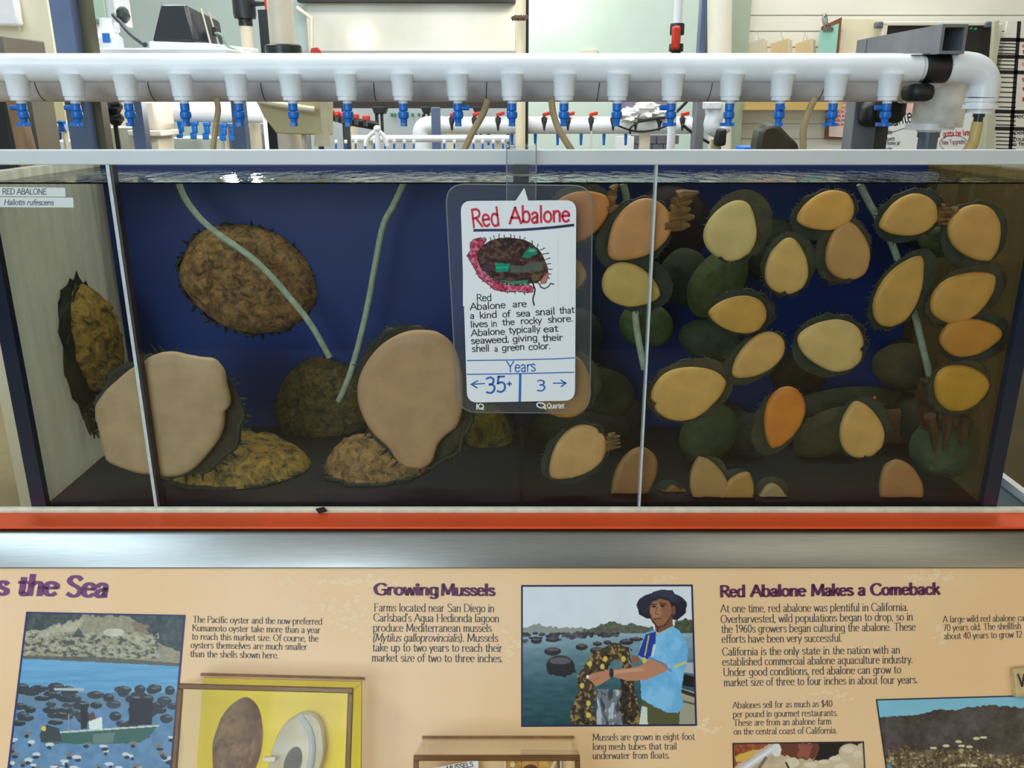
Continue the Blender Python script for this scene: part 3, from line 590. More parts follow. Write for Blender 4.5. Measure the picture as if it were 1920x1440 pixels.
# ================================================================== acrylic cases on the panel
M_case = clear('case_acrylic', (0.975, 0.97, 0.95), 0.25, 0.03)
M_caseedge = clear('case_edge', (0.62, 0.50, 0.36), 0.8, 0.1, film=0.45, filmcol=lin((150, 116, 78)))
def lift_for(bx, by, fx, fy):   # height over the panel that carries a back corner to a front corner
    best = min((( (atp(bx, by) + PN * (k * 0.001)), k) for k in range(1, 120)), key=lambda t: abs((proj(t[0]) - Vector((fx, fy))).length))
    return best[1] * 0.001
def proj(p):
    d = p - EYE; f = Vector((0, _c, -_s)); u = Vector((0, _s, _c)); dep = d.dot(f)
    return Vector((960 + F * d.x / dep, 720 - F * d.dot(u) / dep))
def case(name, label, tl, tr, ftl, length):
    h = lift_for(*tl, *ftl); a = atp(*tl); c = atp(*tr); wv = c - a; dn = -PU * length; t = 0.004
    r = thing(name, label, 'display case', tuple(a))
    ux = wv.normalized()
    MB().obox(a + PN * h, wv, dn, PN * -t).build('front_plate', M_case, r, smooth=0)
    MB().obox(a + PN * 0.0005, wv, -PU * t, PN * (h - t - 0.0005)).build('top_plate', M_case, r, smooth=0)
    for q in (a, c - ux * t): MB().obox(q + PN * 0.0005 - PU * t, ux * t, dn + PU * t, PN * (h - t - 0.0005)).build('side_plate', M_case, r, smooth=0)
    e = 0.0065
    MB().obox(a + PN * (h + 0.0004) , wv, -PU * e, PN * -e).build('edge', M_caseedge, r, bevel=0.001)
    MB().obox(a + PN * (h + 0.0004) - PU * e, ux * e, dn + PU * e, PN * -e).build('edge', M_caseedge, r, bevel=0.001)
    MB().obox(c + PN * (h + 0.0004) - PU * e - ux * e, ux * e, dn + PU * e, PN * -e).build('edge', M_caseedge, r, bevel=0.001)
    MB().obox(a + PN * 0.0004, wv, PU * 0.003, PN * 0.003).build('edge', mat('glue_line', (150, 104, 56), 0.5, var=0.3, scale=90), r)
    return r, h
c1, h1 = case('display_case', 'clear acrylic case over a yellow card with two oyster shells', (377, 1266), (683, 1274), (336, 1290), 0.2)
MB().prism([atp(x, y, 0.0006) for x, y in ((383, 1271), (678, 1278), (676, 1520), (362, 1520))], PN * 0.002).build('yellow_card', mat('yellow_card', (244, 216, 40), 0.6, var=0.03, spec=0.2), c1)
MB().obox(atp(496, 1418, 0.02), Vector((0.016, 0, 0)), -PU * 0.006, PN * 0.006).build('shell_clip', M_ivory, c1, bevel=0.001)
c2, h2 = case('display_case', 'small clear acrylic case at the bottom edge holding a white tag', (792, 1384), (1076, 1384), (774, 1416), 0.12)
tg = MB().obox(atp(811, 1440, 0.02), (atp(897, 1424, 0.02) - atp(811, 1440, 0.02)), -PU * 0.05, PN * 0.001)
tg = tag(tg.build('paper_tag', M_white, smooth=0), 'white paper tag with dark writing inside the small acrylic case', 'tag')
b = MB(); lettering(b, 'MUSSELS', (838, 1446), (888, 1437), 9, lambda x, y: atp(x, y, 0.0215), 'sans'); b.build('writing', M_plum, tg, smooth=0)
p = photo([(948, 1424), (1050, 1424), (1052, 1500), (948, 1500)], (760, 1370), 5.49, 80, 60)
p.put(np.ones(p.X.shape), (196, 142, 70)); p.grain(np.ones(p.X.shape), 0.02, 70); p.ell(1105, 350, 26, 26, (226, 208, 150)); p.line([(1195, 300), (1195, 700)], 10, (120, 72, 44)); p.line([(1365, 300), (1365, 700)], 8, (150, 96, 52)); p.ell(1290, 400, 80, 50, (96, 58, 34)); p.line([(1490, 420), (1540, 320)], 26, (214, 208, 190)); p.poly([(1560, 290), (1620, 290), (1620, 500), (1560, 420)], (110, 84, 70))
hp = thing('photo_card', 'small orange picture card inside the small acrylic case', 'card', tuple(atp(948, 1424, 0.01)))
MB().prism([atp(x, y, 0.010) for x, y in ((946, 1422), (1052, 1422), (1054, 1502), (946, 1502))], PN * 0.0012).build('card_stock', M_white, hp, smooth=0)
p.build('picture', hp, lambda x, y: atp(x, y, 0.0116))
# wooden tab cut by the right edge of the picture
wt_ = thing('wooden_tab', 'small pale wooden tab with a dark letter on the tan panel by the right border', 'wooden tab', tuple(atp(1895, 1304)))
MB().prism([atp(x, y, 0.0004) for x, y in ((1892, 1252), (1950, 1246), (1952, 1301), (1897, 1305))], PN * 0.012).build('block', mat('pale_wood', (206, 178, 128), 0.5, var=0.2, scale=20, stretch=(1, 6, 6)), wt_, bevel=0.0015)
b = MB(); lettering(b, 'W', (1910, 1287), (1934, 1285), 22, lambda x, y: atp(x, y, 0.0132), 'sans'); b.build('letter', M_black, wt_, smooth=0)
# ================================================================== hanging sign on the glass
YP = GL - 0.012
sg = thing('hanging_sign', 'clear plastic sign with white writing board hooked over the tank rim in the middle', 'sign', tuple(at(972, 775, YP)))
def rrect(q, r, k=6):
    q = [Vector((a, b, 0)) for a, b in q]; out = []
    for i in range(4):
        p = q[i]; a = (q[i - 1] - p).normalized() * r; b = (q[(i + 1) % 4] - p).normalized() * r
        for j in range(k + 1):
            t = j / k; out.append(p + a * (1 - t) ** 2 + b * t ** 2)
    return [(v.x, v.y) for v in out]
M_sign = clear('sign_plastic', (0.985, 0.99, 0.99), 0.8, 0.02, film=0.05, filmcol=(0.6, 0.65, 0.7))
M_signedge = clear('sign_edge', (0.8, 0.84, 0.86), 1.0, 0.1, film=0.4, filmcol=(0.5, 0.52, 0.52))
plate = rrect([(835, 345), (1111, 348), (1106, 775), (858, 773)], 38)
MB().prism([at(x, y, YP) for x, y in plate], (0, 0.003, 0)).build('backing_plate', M_sign, sg, smooth=0)
MB().tube([at(x, y, YP + 0.0012) for x, y in plate] + [at(*plate[0], YP + 0.0012)], 0.0009, 6).build('plate_edge', M_signedge, sg)
YW = YP - 0.0016
M_board = mat('dry_erase_white', (226, 230, 236), 0.3, scale=6, c2=(226, 230, 236))
wb = MB().prism([at(x, y, YW) for x, y in rrect([(863.5, 377), (1080.5, 375.5), (1078, 751), (876, 755)], 20)], (0, 0.0015, 0)).build('writing_board', M_board, sg, smooth=0)
MB().prism([at(x, y, YW) for x, y in ((983, 352), (991, 378), (966, 378))], (0, 0.0012, 0)).build('pointer', M_board, sg, smooth=0)
# bracket: strip that rises from the plate, hooks over the rim; black magnet behind it
xa, xb = at(950, 330, YP).x, at(1005, 330, YP).x
b = MB(); zt = ZT + 0.004
b.box(xa, xb, YP - 0.0005, YP + 0.0025, at(960, 380, YP).z, at(960, 331, YP).z)
b.box(xa, xb, YP - 0.003, YP, at(960, 327, YP).z, zt); b.box(xa, xb, YP - 0.003, GL + 0.02, zt, zt + 0.003)
b.build('hook_bracket', M_sign, sg, bevel=0.0008)
b = MB()
for q in (xa, xb): b.tube([(q, YP - 0.003, at(960, 327, YP).z), (q, YP - 0.003, zt + 0.003)], 0.0009, 6); b.tube([(q, YP - 0.0005, at(960, 376, YP).z), (q, YP - 0.0005, at(960, 331, YP).z)], 0.0007, 6)
b.tube(spline([at(951, 322, YP - 0.004), at(956, 327, YP - 0.004), at(978, 329, YP - 0.004), at(999, 327, YP - 0.004), at(1004, 322, YP - 0.004)], 3), 0.0013, 6)
b.build('bracket_edge', M_signedge, sg)
MB().bxp(962, 309, 992, 343, YP + 0.003, 0.006).build('magnet', M_black, sg, bevel=0.0006)
sm = lambda x, y: at(x, y, YW - 0.0003)
M_rmk = mat('red_marker', (206, 40, 66), 0.5, var=0.2, scale=150)
M_bmk = mat('blue_marker', (48, 108, 190), 0.5, var=0.2, scale=120)
M_dmk = mat('blue_black_marker', (32, 44, 96), 0.5, var=0.25, scale=40, c2=(24, 24, 40))
M_kmk = mat('black_marker', (48, 50, 60), 0.5, var=0.1)
b = MB(); lettering(b, 'Red', (885, 427), (937, 421), 33, sm, 'hand', 0, 1.05); lettering(b, 'Abalone', (955, 418), (1069, 415), 29, sm, 'hand', 0, 1.15); b.build('title_writing', M_rmk, sg, smooth=0)
b = MB(); marks(b, spline([(889, 432, 0), (920, 431.5, 0), (975, 431, 0), (1030, 427, 0), (1075, 422, 0)], 6), 5, sm); b.build('underline', M_dmk, sg, smooth=0)
b = MB()
for s, x0, x1, y, h in (('Red', 893, 922, 565, 13), ('Abalone', 881, 948, 581, 12.5), ('are', 961, 988, 576, 12), ('a', 881, 890, 598, 12), ('kind', 899, 932, 597, 12), ('of', 942, 957, 595, 12), ('sea', 968, 995, 594, 12), ('snail', 1004, 1041, 591, 12.5), ('that', 1049, 1077, 588, 12),
    ('lives', 882, 915, 614, 12), ('in', 921, 932, 612.5, 12), ('the', 942, 965, 610, 11.5), ('rocky', 976, 1016, 608, 12), ('shore.', 1027, 1075, 605, 12), ('Abalone', 883, 947, 630, 12), ('typically', 954, 1013, 625, 12), ('eat', 1019, 1047, 623, 12),
    ('seaweed,', 883, 955, 645, 12), ('giving', 961, 1008, 641, 12), ('their', 1017, 1056, 640, 12), ('shell', 885, 918, 660, 12), ('a', 927, 934, 659, 11), ('green', 941, 984, 658, 12), ('color.', 991, 1033, 656, 12)):
    lettering(b, s, (x0, y), (x1, y - (x1 - x0) * 0.05), h, sm, 'hand', 0, 0.95)
b.build('body_writing', M_kmk, sg, smooth=0)
b = MB()
lettering(b, 'Years', (950, 697), (1005, 696), 20, sm, 'hand', 0, 0.8)
for pts, wd in (([(876, 676), (960, 675), (1040, 673), (1077, 671)], 2), ([(876, 702), (960, 701), (1076, 698)], 2), ([(975.5, 702), (974.5, 752)], 4.6)): marks(b, pts, wd, sm)
lettering(b, '<', (883, 729), (910, 728), 20, sm, 'hand', 0, 0.8); lettering(b, '35', (910, 736), (949, 735), 29, sm, 'hand', 0, 0.9); lettering(b, '+', (950, 726), (960, 726), 14, sm, 'hand', 0, 1.2)
lettering(b, '3', (1006, 733), (1023, 733), 20, sm, 'hand', 0, 0.9); lettering(b, '>', (1036, 727), (1062, 727), 20, sm, 'hand', 0, 0.8)
b.build('age_writing', M_bmk, sg, smooth=0)
pmk = lambda x, y: at(x, y, YP - 0.0004)
b = MB(); lettering(b, 'IQ', (892.5, 767), (907, 767), 9.5, pmk, 'sans', 0, 1.3); b.build('printed_letters', M_board, sg, smooth=0)
b = MB(); lettering(b, 'Quartet', (1026, 765.5), (1058, 765), 9, pmk, 'sans', 0, 1.1); b.build('printed_name', M_board, sg, smooth=0)
b = MB(); marks(b, [(1014.5 + 8 * math.cos(q), 760 + 4.6 * math.sin(q) + 0.15 * 8 * math.cos(q)) for q in [k * math.pi / 10 for k in range(21)]] + [(1014, 764), (1024, 766)], 2.4, pmk); b.build('ring_mark', M_board, sg, smooth=0)
# drawn abalone
p = Print([(868, 434), (1046, 434), (1046, 574), (868, 574)], (860, 360), 7.2, 200, 160)
X, Y = p.X, p.Y; BG = (226, 230, 236); p.put(np.ones(X.shape), BG)
ol = [(110, 860), (160, 790), (155, 690), (200, 640), (300, 615), (372, 650), (330, 720), (270, 800), (250, 900), (290, 1000), (330, 1080), (430, 1170), (600, 1240), (780, 1260), (940, 1245), (1012, 1290), (1000, 1350), (930, 1360), (800, 1345), (640, 1350), (480, 1320), (400, 1250), (270, 1150), (230, 1060), (160, 940)]
m = p.poly(ol, (176, 66, 92), wob=14); n1 = fb(X * 0.03, Y * 0.03, 3); p.put(m & (n1 > 0.6), (204, 128, 146), 0.8); p.put(m & (n1 < 0.3), (120, 34, 58), 0.8); p.line(ol + ol[:1], 9, (40, 38, 60))
pk = [(1060, 750), (1130, 850), (1200, 1020), (1212, 1130), (1180, 1230), (1110, 1240), (1098, 1170), (1190, 1080), (1140, 900)]; p.poly(pk, (186, 112, 106)); p.line(pk + pk[:1], 8, (50, 40, 56))
shp = [(250, 900), (270, 800), (330, 720), (430, 655), (560, 620), (700, 615), (860, 640), (980, 690), (1080, 780), (1145, 900), (1190, 1000), (1200, 1080), (1130, 1160), (1060, 1230), (930, 1235), (780, 1250), (600, 1230), (430, 1160), (330, 1060), (280, 980)]
m = p.poly(shp, (66, 46, 42), wob=12); n1 = fb(X * 0.02, Y * 0.026, 6); p.put(m & (n1 > 0.62), (96, 76, 60), 0.8); p.put(m & (n1 < 0.34), (44, 30, 34), 0.8); p.line(shp + shp[:1], 6, (34, 28, 36), 0.7)
p.poly([(490, 955), (690, 970), (672, 1072), (508, 1082)], (26, 136, 112)); p.line([(510, 1020), (660, 1018)], 16, (70, 190, 160), 0.7); p.poly([(850, 885), (900, 800), (960, 740), (1040, 760), (1062, 830), (950, 892)], (40, 120, 96), wob=16); p.ell(990, 790, 50, 22, (116, 186, 160), 0.7)
p.poly([(690, 985), (870, 1000), (940, 960), (1132, 950), (1132, 1050), (900, 1085), (690, 1090)], (86, 96, 88), 0.85); p.poly([(540, 1185), (700, 1208), (940, 1185), (930, 1230), (720, 1250)], (56, 126, 96)); p.ell(400, 1020, 80, 50, (70, 52, 56)); p.ell(1040, 1150, 60, 46, (104, 92, 44), 0.8)
for q in ((340, 610, 370, 640), (425, 615, 440, 655), (470, 590, 485, 630), (548, 570, 545, 610), (615, 580, 618, 622), (700, 575, 708, 618), (748, 585, 760, 632), (826, 590, 828, 640), (900, 610, 880, 640), (990, 655, 998, 700), (1075, 700, 1060, 745), (1165, 755, 1105, 785), (1220, 825, 1130, 840), (1235, 890, 1165, 915), (1245, 965, 1180, 975), (1260, 1045, 1195, 1045), (1245, 1105, 1205, 1110), (1228, 1170, 1205, 1150), (230, 1110, 250, 1095), (315, 1215, 340, 1195), (425, 1300, 445, 1270), (570, 1340, 575, 1320), (660, 1370, 660, 1345), (760, 1370, 760, 1345), (890, 1385, 885, 1355)):
    p.line([q[:2], q[2:]], 13, (54, 54, 70))
p.line([(960, 1170), (1000, 1230), (1030, 1310), (1024, 1370), (1004, 1430), (1006, 1480), (1020, 1530)], 20, (22, 24, 34)); p.line([(1080, 1230), (1110, 1285), (1160, 1305), (1210, 1280), (1240, 1235), (1280, 1245)], 18, (64, 70, 72))
p.build('drawing', sg, lambda x, y: at(x, y, YW - 0.0002), rough=0.3)
# ================================================================== name strips stuck to the glass
for s, q, x0, x1, y, cap, sl, lab in (('RED ABALONE', [(-60, 350), (122, 352), (123, 369), (-60, 367)], 4, 87, 364, 10.5, 0, 'white name strip printed RED ABALONE on the glass at upper left'),
    ('Haliotis rufescens', [(-60, 369), (137, 370.5), (138, 389), (-60, 388)], 7, 100, 384, 10, 0.18, 'white species strip in italics just below the RED ABALONE strip')):
    o = tag(MB().prism([at(a, c, GL - 0.0006) for a, c in q], (0, 0.0004, 0)).build('name_strip', mat('strip_white', (206, 212, 212), 0.5, var=0.03), smooth=0), lab, 'name label')
    b = MB(); lettering(b, s, (x0, y), (x1, y + 0.5), cap, lambda a, c: at(a, c, GL - 0.0009), 'sans', sl, 0.85); b.build('lettering', mat('grey_ink', (84, 92, 96), 0.5), o, smooth=0)
# ================================================================== abalone
M_foot = mat('abalone_foot', (190, 150, 100), 0.55, var=0.16, scale=26, bump=0.08, obcol=True, detail=6)
M_shell = mat('abalone_shell', (70, 56, 36), 0.7, var=0.5, scale=32, bump=0.5, obcol=True, detail=8)
M_brown = mat('crusted_shell', (190, 142, 84), 0.7, scale=60, c2=(82, 60, 36), bump=0.6, detail=9)
M_golden = mat('golden_crusted_shell', (190, 148, 58), 0.7, scale=50, c2=(58, 46, 24), bump=0.6, detail=9)
M_frill = mat('dark_mantle', (46, 46, 30), 0.6, var=0.4, scale=50)
M_tent = mat('mantle_ruffle', (130, 92, 44), 0.6, var=0.4, scale=60)
def shell_dome(o, e1, e2, n, a, b_, h, seed, name='shell', m=None, parent=None, color=None, pores=True, ku=44, kr=14, rough=0.05):
    """domed ear shell: low spire off centre, growth ridges, a row of breathing holes along one side"""
    e1, e2, n = (Vector(q).normalized() for q in (e1, e2, n)); o = Vector(o); vs = []; sx = Vector((seed * 1.7, seed * 0.9, seed * 2.3))
    ap = e1 * (-0.42 * a) + e2 * (0.12 * b_)
    for j in range(kr):
        rho = 1 - j / kr
        for i in range(ku):
            q = 2 * math.pi * i / ku
            rr = 1 + 0.05 * mnoise.noise(Vector((math.cos(q) * 1.6, math.sin(q) * 1.6, 0)) + sx) + 0.05 * math.cos(q - 0.6)
            p = o + ap * (1 - rho) ** 1.3 + e1 * (a * rho * rr * math.cos(q)) + e2 * (b_ * rho * rr * math.sin(q))
            z = h * max(0, 1 - rho ** 2.3) ** 0.62
            z += h * rough * (1.3 * mnoise.noise(p * 70 + sx) + 0.9 * mnoise.noise(p * 190 + sx)) * (0.3 + (1 - rho)) + h * rough * 0.35 * math.sin(rho * 30 + 2 * q + 2 * mnoise.noise(p * 40)) * (rho < 0.97)
            if pores and 0.66 < rho < 0.8 and 0.5 < q < 2.6 and i % 4 == 0: z += h * 0.13
            vs.append(p + n * z)
    vs.append(o + ap + n * (h * 1.02)); e = len(vs) - 1
    fs = []
    for j in range(kr - 1):
        for i in range(ku):
            i2 = (i + 1) % ku; fs.append((j * ku + i, j * ku + i2, (j + 1) * ku + i2, (j + 1) * ku + i))
    fs += [((kr - 1) * ku + i, (kr - 1) * ku + (i + 1) % ku, e) for i in range(ku)]
    b0 = len(vs)   # underside lip
    vs += [vs[i] - n * (h * 0.06) + (o - vs[i]) * 0.10 for i in range(ku)]
    fs += [(i, b0 + i, b0 + (i + 1) % ku, (i + 1) % ku) for i in range(ku)] + [tuple(b0 + ku - 1 - i for i in range(ku))]
    if e1.cross(e2).dot(n) < 0: fs = [tuple(reversed(f)) for f in fs]
    r = MB().add(vs, fs).build(name, m or M_shell, parent, smooth=80)
    if color: color = tuple(min(255, q * 1.25) for q in color)
    if color: r.color = (*lin(color), 1)
    return r
def frill(o, e1, e2, n, a, b_, seed, parent, m=None, k=46, ln=0.012):
    """ruffled mantle edge with short tentacles round the rim of the shell"""
    e1, e2, n = (Vector(q).normalized() for q in (e1, e2, n)); rs = random.Random(seed); b = MB()
    for i in range(k):
        q = 2 * math.pi * (i + rs.uniform(-0.3, 0.3)) / k; d = (e1 * math.cos(q) + e2 * math.sin(q)).normalized(); p = o + e1 * (a * 0.95 * math.cos(q)) + e2 * (b_ * 0.95 * math.sin(q)) + n * (0.002 + 0.002 * rs.random())
        l = ln * rs.uniform(0.5, 1.4); t = (e2 * math.cos(q) - e1 * math.sin(q)) * rs.uniform(-0.5, 0.5) * l
        b.tube([p, p + d * l * 0.6 + t * 0.4, p + d * l + t + n * rs.uniform(-0.002, 0.003)], [ln * 0.22, ln * 0.15, ln * 0.04], 5)
    rim = []
    for i in range(60):
        q = 2 * math.pi * i / 60; k2 = 0.97 + 0.035 * math.sin(q * 11 + seed) + 0.02 * rs.uniform(-1, 1); rim.append(o + e1 * (a * k2 * math.cos(q)) + e2 * (b_ * k2 * math.sin(q)) + n * 0.001)
    b.tube(rim + rim[:1], ln * 0.3, 6, caps=False)
    return b.build('mantle_fringe', m or M_frill, parent)
def foot_mesh(out, Yf, th, parent, color, seed=0, curl=0.25):
    color = tuple(min(255, q * 1.07) for q in color)
    """sole of the foot pressed to the glass, sides rounding back towards the shell"""
    n = len(out); cx = sum(p[0] for p in out) / n; cy = sum(p[1] for p in out) / n; vs = []; fs = []
    prof = [(0.0, 0.0006), (0.3, 0.0004), (0.6, 0.0), (0.82, 0.0), (0.94, 0.0012), (1.0, 0.005), (0.99, th * 0.45), (0.9, th * 0.8), (0.7, th)]
    rings = []
    for s, y in prof[1:]:
        rings.append(len(vs))
        for i, (x, yy) in enumerate(out):
            p = at(cx + (x - cx) * s, cy + (yy - cy) * s, Yf); p.y += y + (0.0006 * mnoise.noise(p * 60 + Vector((seed, 0, 0))) if s < 0.9 else 0.0016 * mnoise.noise(p * 120))
            p.y = max(p.y, Yf); vs.append(p)
    c = at(cx, cy, Yf); c.y += 0.0006; vs.append(c); e = len(vs) - 1; c2 = at(cx, cy, Yf); c2.y += th; vs.append(c2); e2 = len(vs) - 1
    fs += [(e, i, (i + 1) % n) for i in range(n)]
    for k in range(len(rings) - 1):
        a, b_ = rings[k], rings[k + 1]; fs += [(a + i, b_ + i, b_ + (i + 1) % n, a + (i + 1) % n) for i in range(n)]
    a = rings[-1]; fs += [(a + (i + 1) % n, a + i, e2) for i in range(n)]
    o = MB().add(vs, fs).build('foot', M_foot, parent, smooth=80); o.color = (*lin(color), 1); return o
YF = GL + 0.0128
EX, EZ, EY = Vector((1, 0, 0)), Vector((0, 0, 1)), Vector((0, 1, 0))
def pxm(px, py, Y): return (at(px + 1, py, Y) - at(px, py, Y)).length
def abalone_foot(label, out, color, shell_c, sa, sb, sang, seed, depth=0.03, shellcol=(52, 50, 34), Yf=YF, fr=True, group=None, ln=0.012):
    """an abalone seen from below, foot against the front pane, shell behind"""
    n = len(out); cx = sum(p[0] for p in out) / n; cy = sum(p[1] for p in out) / n
    t = thing('abalone', label, 'abalone', tuple(at(cx, cy, Yf)), group)
    foot_mesh(out, Yf, depth, t, color, seed)
    Ys = Yf + depth * 0.75; k = pxm(*shell_c, Ys); o = at(*shell_c, Ys)
    e1 = Vector((math.cos(R(sang)), 0, math.sin(R(sang)))); e2 = Vector((-math.sin(R(sang)), 0, math.cos(R(sang))))
    shell_dome(o, e1, e2, EY, sa * k, sb * k, min(sa, sb) * k * 0.62, seed, 'shell', None, t, shellcol, ku=36, kr=10)
    if fr: frill(o, e1, e2, EY, sa * k, sb * k, seed, t, ln=ln)
    return t
# ---- big ones, left compartment
big1 = [(x / 3, 600 + y / 3) for x, y in ((800, 240), (830, 215), (900, 192), (970, 190), (1040, 205), (1110, 218), (1190, 228), (1225, 258), (1252, 300), (1262, 360), (1280, 430), (1284, 490), (1255, 528), (1252, 600), (1230, 670), (1180, 740), (1130, 800), (1070, 855), (1000, 885), (920, 890), (850, 880), (760, 868), (660, 835), (590, 795), (565, 720), (550, 640), (528, 560), (527, 500), (545, 460), (590, 400), (650, 345), (720, 285))]
sp = lambda q, k=3: [(v.x, v.y) for v in spline([(a, b, 0) for a, b in q], k, True)]
abalone_foot('huge pale abalone foot pressed to the glass at lower left, crossed by the pane joint', sp(big1), (184, 152, 114), (318, 782), 138, 122, 10, 3, 0.032, (50, 42, 28), ln=0.014)
big2 = [(793, 622), (820, 626), (845, 645), (858, 670), (866, 705), (868, 740), (866, 775), (855, 803), (836, 818), (822, 834), (815, 852), (808, 870), (790, 881), (765, 880), (745, 869), (733, 850), (724, 838), (708, 825), (690, 803), (676, 775), (669, 745), (672, 712), (685, 683), (707, 655), (735, 635), (765, 624)]
abalone_foot('huge tan abalone foot narrowing downward, pressed to the glass left of the sign', sp(big2), (184, 144, 104), (780, 748), 140, 104, 100, 5, 0.034, (46, 42, 26), ln=0.014)
def abalone_back(label, c, sa, sb, ang, Y, h, seed, m, color=None, name_fr=True, ku=60, kr=20):
    """an abalone clinging to the back panel, shell towards the visitor"""
    t = thing('abalone', label, 'abalone', tuple(at(*c, Y))); k = pxm(*c, Y); o = at(*c, Y)
    e1 = Vector((math.cos(R(ang)), 0, math.sin(R(ang)))); e2 = Vector((-math.sin(R(ang)), 0, math.cos(R(ang))))
    shell_dome(o, e1, e2, -EY, sa * k, sb * k, h, seed, 'shell', m, t, color, ku=ku, kr=kr, rough=0.07)
    if name_fr: frill(o, e1, e2, -EY, sa * k * 1.0, sb * k * 1.0, seed, t, ln=0.011)
    return t
abalone_back('big brown round abalone shell high on the blue back panel under the left air tube', (461, 526), 127, 103, -14, YB - 0.002, 0.055, 11, M_brown)
abalone_back('mottled brown abalone shell under the end of the second air tube', (606, 766), 96, 86, 70, YB - 0.002, 0.055, 13, mat('mottled_shell', (134, 110, 54), 0.7, scale=75, c2=(44, 40, 24), bump=0.6, detail=9))
# on the left side pane
Xw = XL + TP + 0.001
t = thing('abalone', 'dark olive abalone clinging to the left side pane of the tank', 'abalone', tuple(atx(162, 645, Xw)))
c0 = Vector((Xw, 1.335, at(165, 640, 1.33).z))
shell_dome(c0, EZ, EY, EX, 0.092, 0.062, 0.052, 21, 'shell', M_golden, t, ku=50, kr=16)
fm = MB().blob(c0 + Vector((0.004, -0.010, -0.012)), 0.012, 0.068, 0.112, 0.25, 16, 26, 16).build('foot_margin', mat('olive_mantle', (48, 50, 34), 0.7, var=0.4, scale=60, bump=0.4), t)
b = MB(); rs = random.Random(4)
for i in range(26):
    y = c0.y + rs.uniform(-0.05, 0.035); zz = c0.z - 0.095 - rs.uniform(0, 0.02); b.tube([(Xw + 0.008, y, zz), (Xw + 0.012, y + rs.uniform(-.01, .01), zz - rs.uniform(0.01, 0.035)), (Xw + 0.010, y + rs.uniform(-.015, .015), zz - rs.uniform(0.03, 0.055))], [0.007, 0.005, 0.001], 6)
b.build('tentacle_fringe', M_frill, t)
# on the tank floor
def abalone_floor(label, c, Y, a, b_, h, seed, m, ang=0):
    o = at(*c, Y); o.z = ZB + 0.010; t = thing('abalone', label, 'abalone', tuple(o)); e1 = Vector((math.cos(R(ang)), math.sin(R(ang)), 0)); e2 = Vector((-math.sin(R(ang)), math.cos(R(ang)), 0))
    shell_dome(o, e1, e2, EZ, a, b_, h, seed, 'shell', m, t, ku=56, kr=18); frill(o, e1, e2, EZ, a, b_, seed, t, ln=0.010); return t
abalone_floor('wide golden-brown abalone shell lying on the tank floor below the brown round one', (445, 930), 1.285, 0.118, 0.085, 0.052, 31, M_golden)
abalone_floor('low brown abalone shell on the tank floor below the tan foot', (712, 925), 1.29, 0.088, 0.075, 0.050, 33, M_brown, 20)
tq = abalone_back('narrow brown abalone with a yellow crusted top beside the partition below the sign', (918, 822), 72, 44, 95, 1.405, 0.030, 35, mat('yellow_crust', (176, 150, 40), 0.7, scale=26, c2=(46, 38, 18), bump=0.6, detail=9), ku=40, kr=14)
MB().bxp(890, 775, 946, 880, 1.405, YB - 1.405 - 0.001).build('rock_base', mat('brown_rock', (40, 34, 22), 0.8, var=0.5, scale=30, bump=0.5), tq, bevel=0.01)
# ---- small ones, right compartment
def egg(cx, cy, L, W, ang, tip=1.0, notch=0.0, seed=0, n=56):
    out = []; sd = Vector((seed * 3.1, seed * 1.3, 0))
    for i in range(n):
        q = 2 * math.pi * i / n; c, s = math.cos(q), math.sin(q)
        f = (1 - 0.24 * c) * (abs(s) ** (0.28 * tip) if c > 0 else abs(s) ** 0.02)
        x = L / 2 * c; y = W / 2 * s * f * 1.05
        k = 1 + 0.035 * mnoise.noise(Vector((c * 1.4, s * 1.4, 0)) + sd); x *= k; y *= k
        if notch: x += notch * L * 0.06 * math.exp(-((q - math.pi) / 0.09) ** 2)
        ca, sa = math.cos(R(ang)), math.sin(R(ang)); out.append((cx + x * ca - y * sa, cy - (x * sa + y * ca)))
    return out
PALE, TAN, GOLD, ORG, DIM = (198, 170, 112), (198, 156, 102), (206, 152, 72), (204, 126, 44), (128, 98, 56)
GRP = None
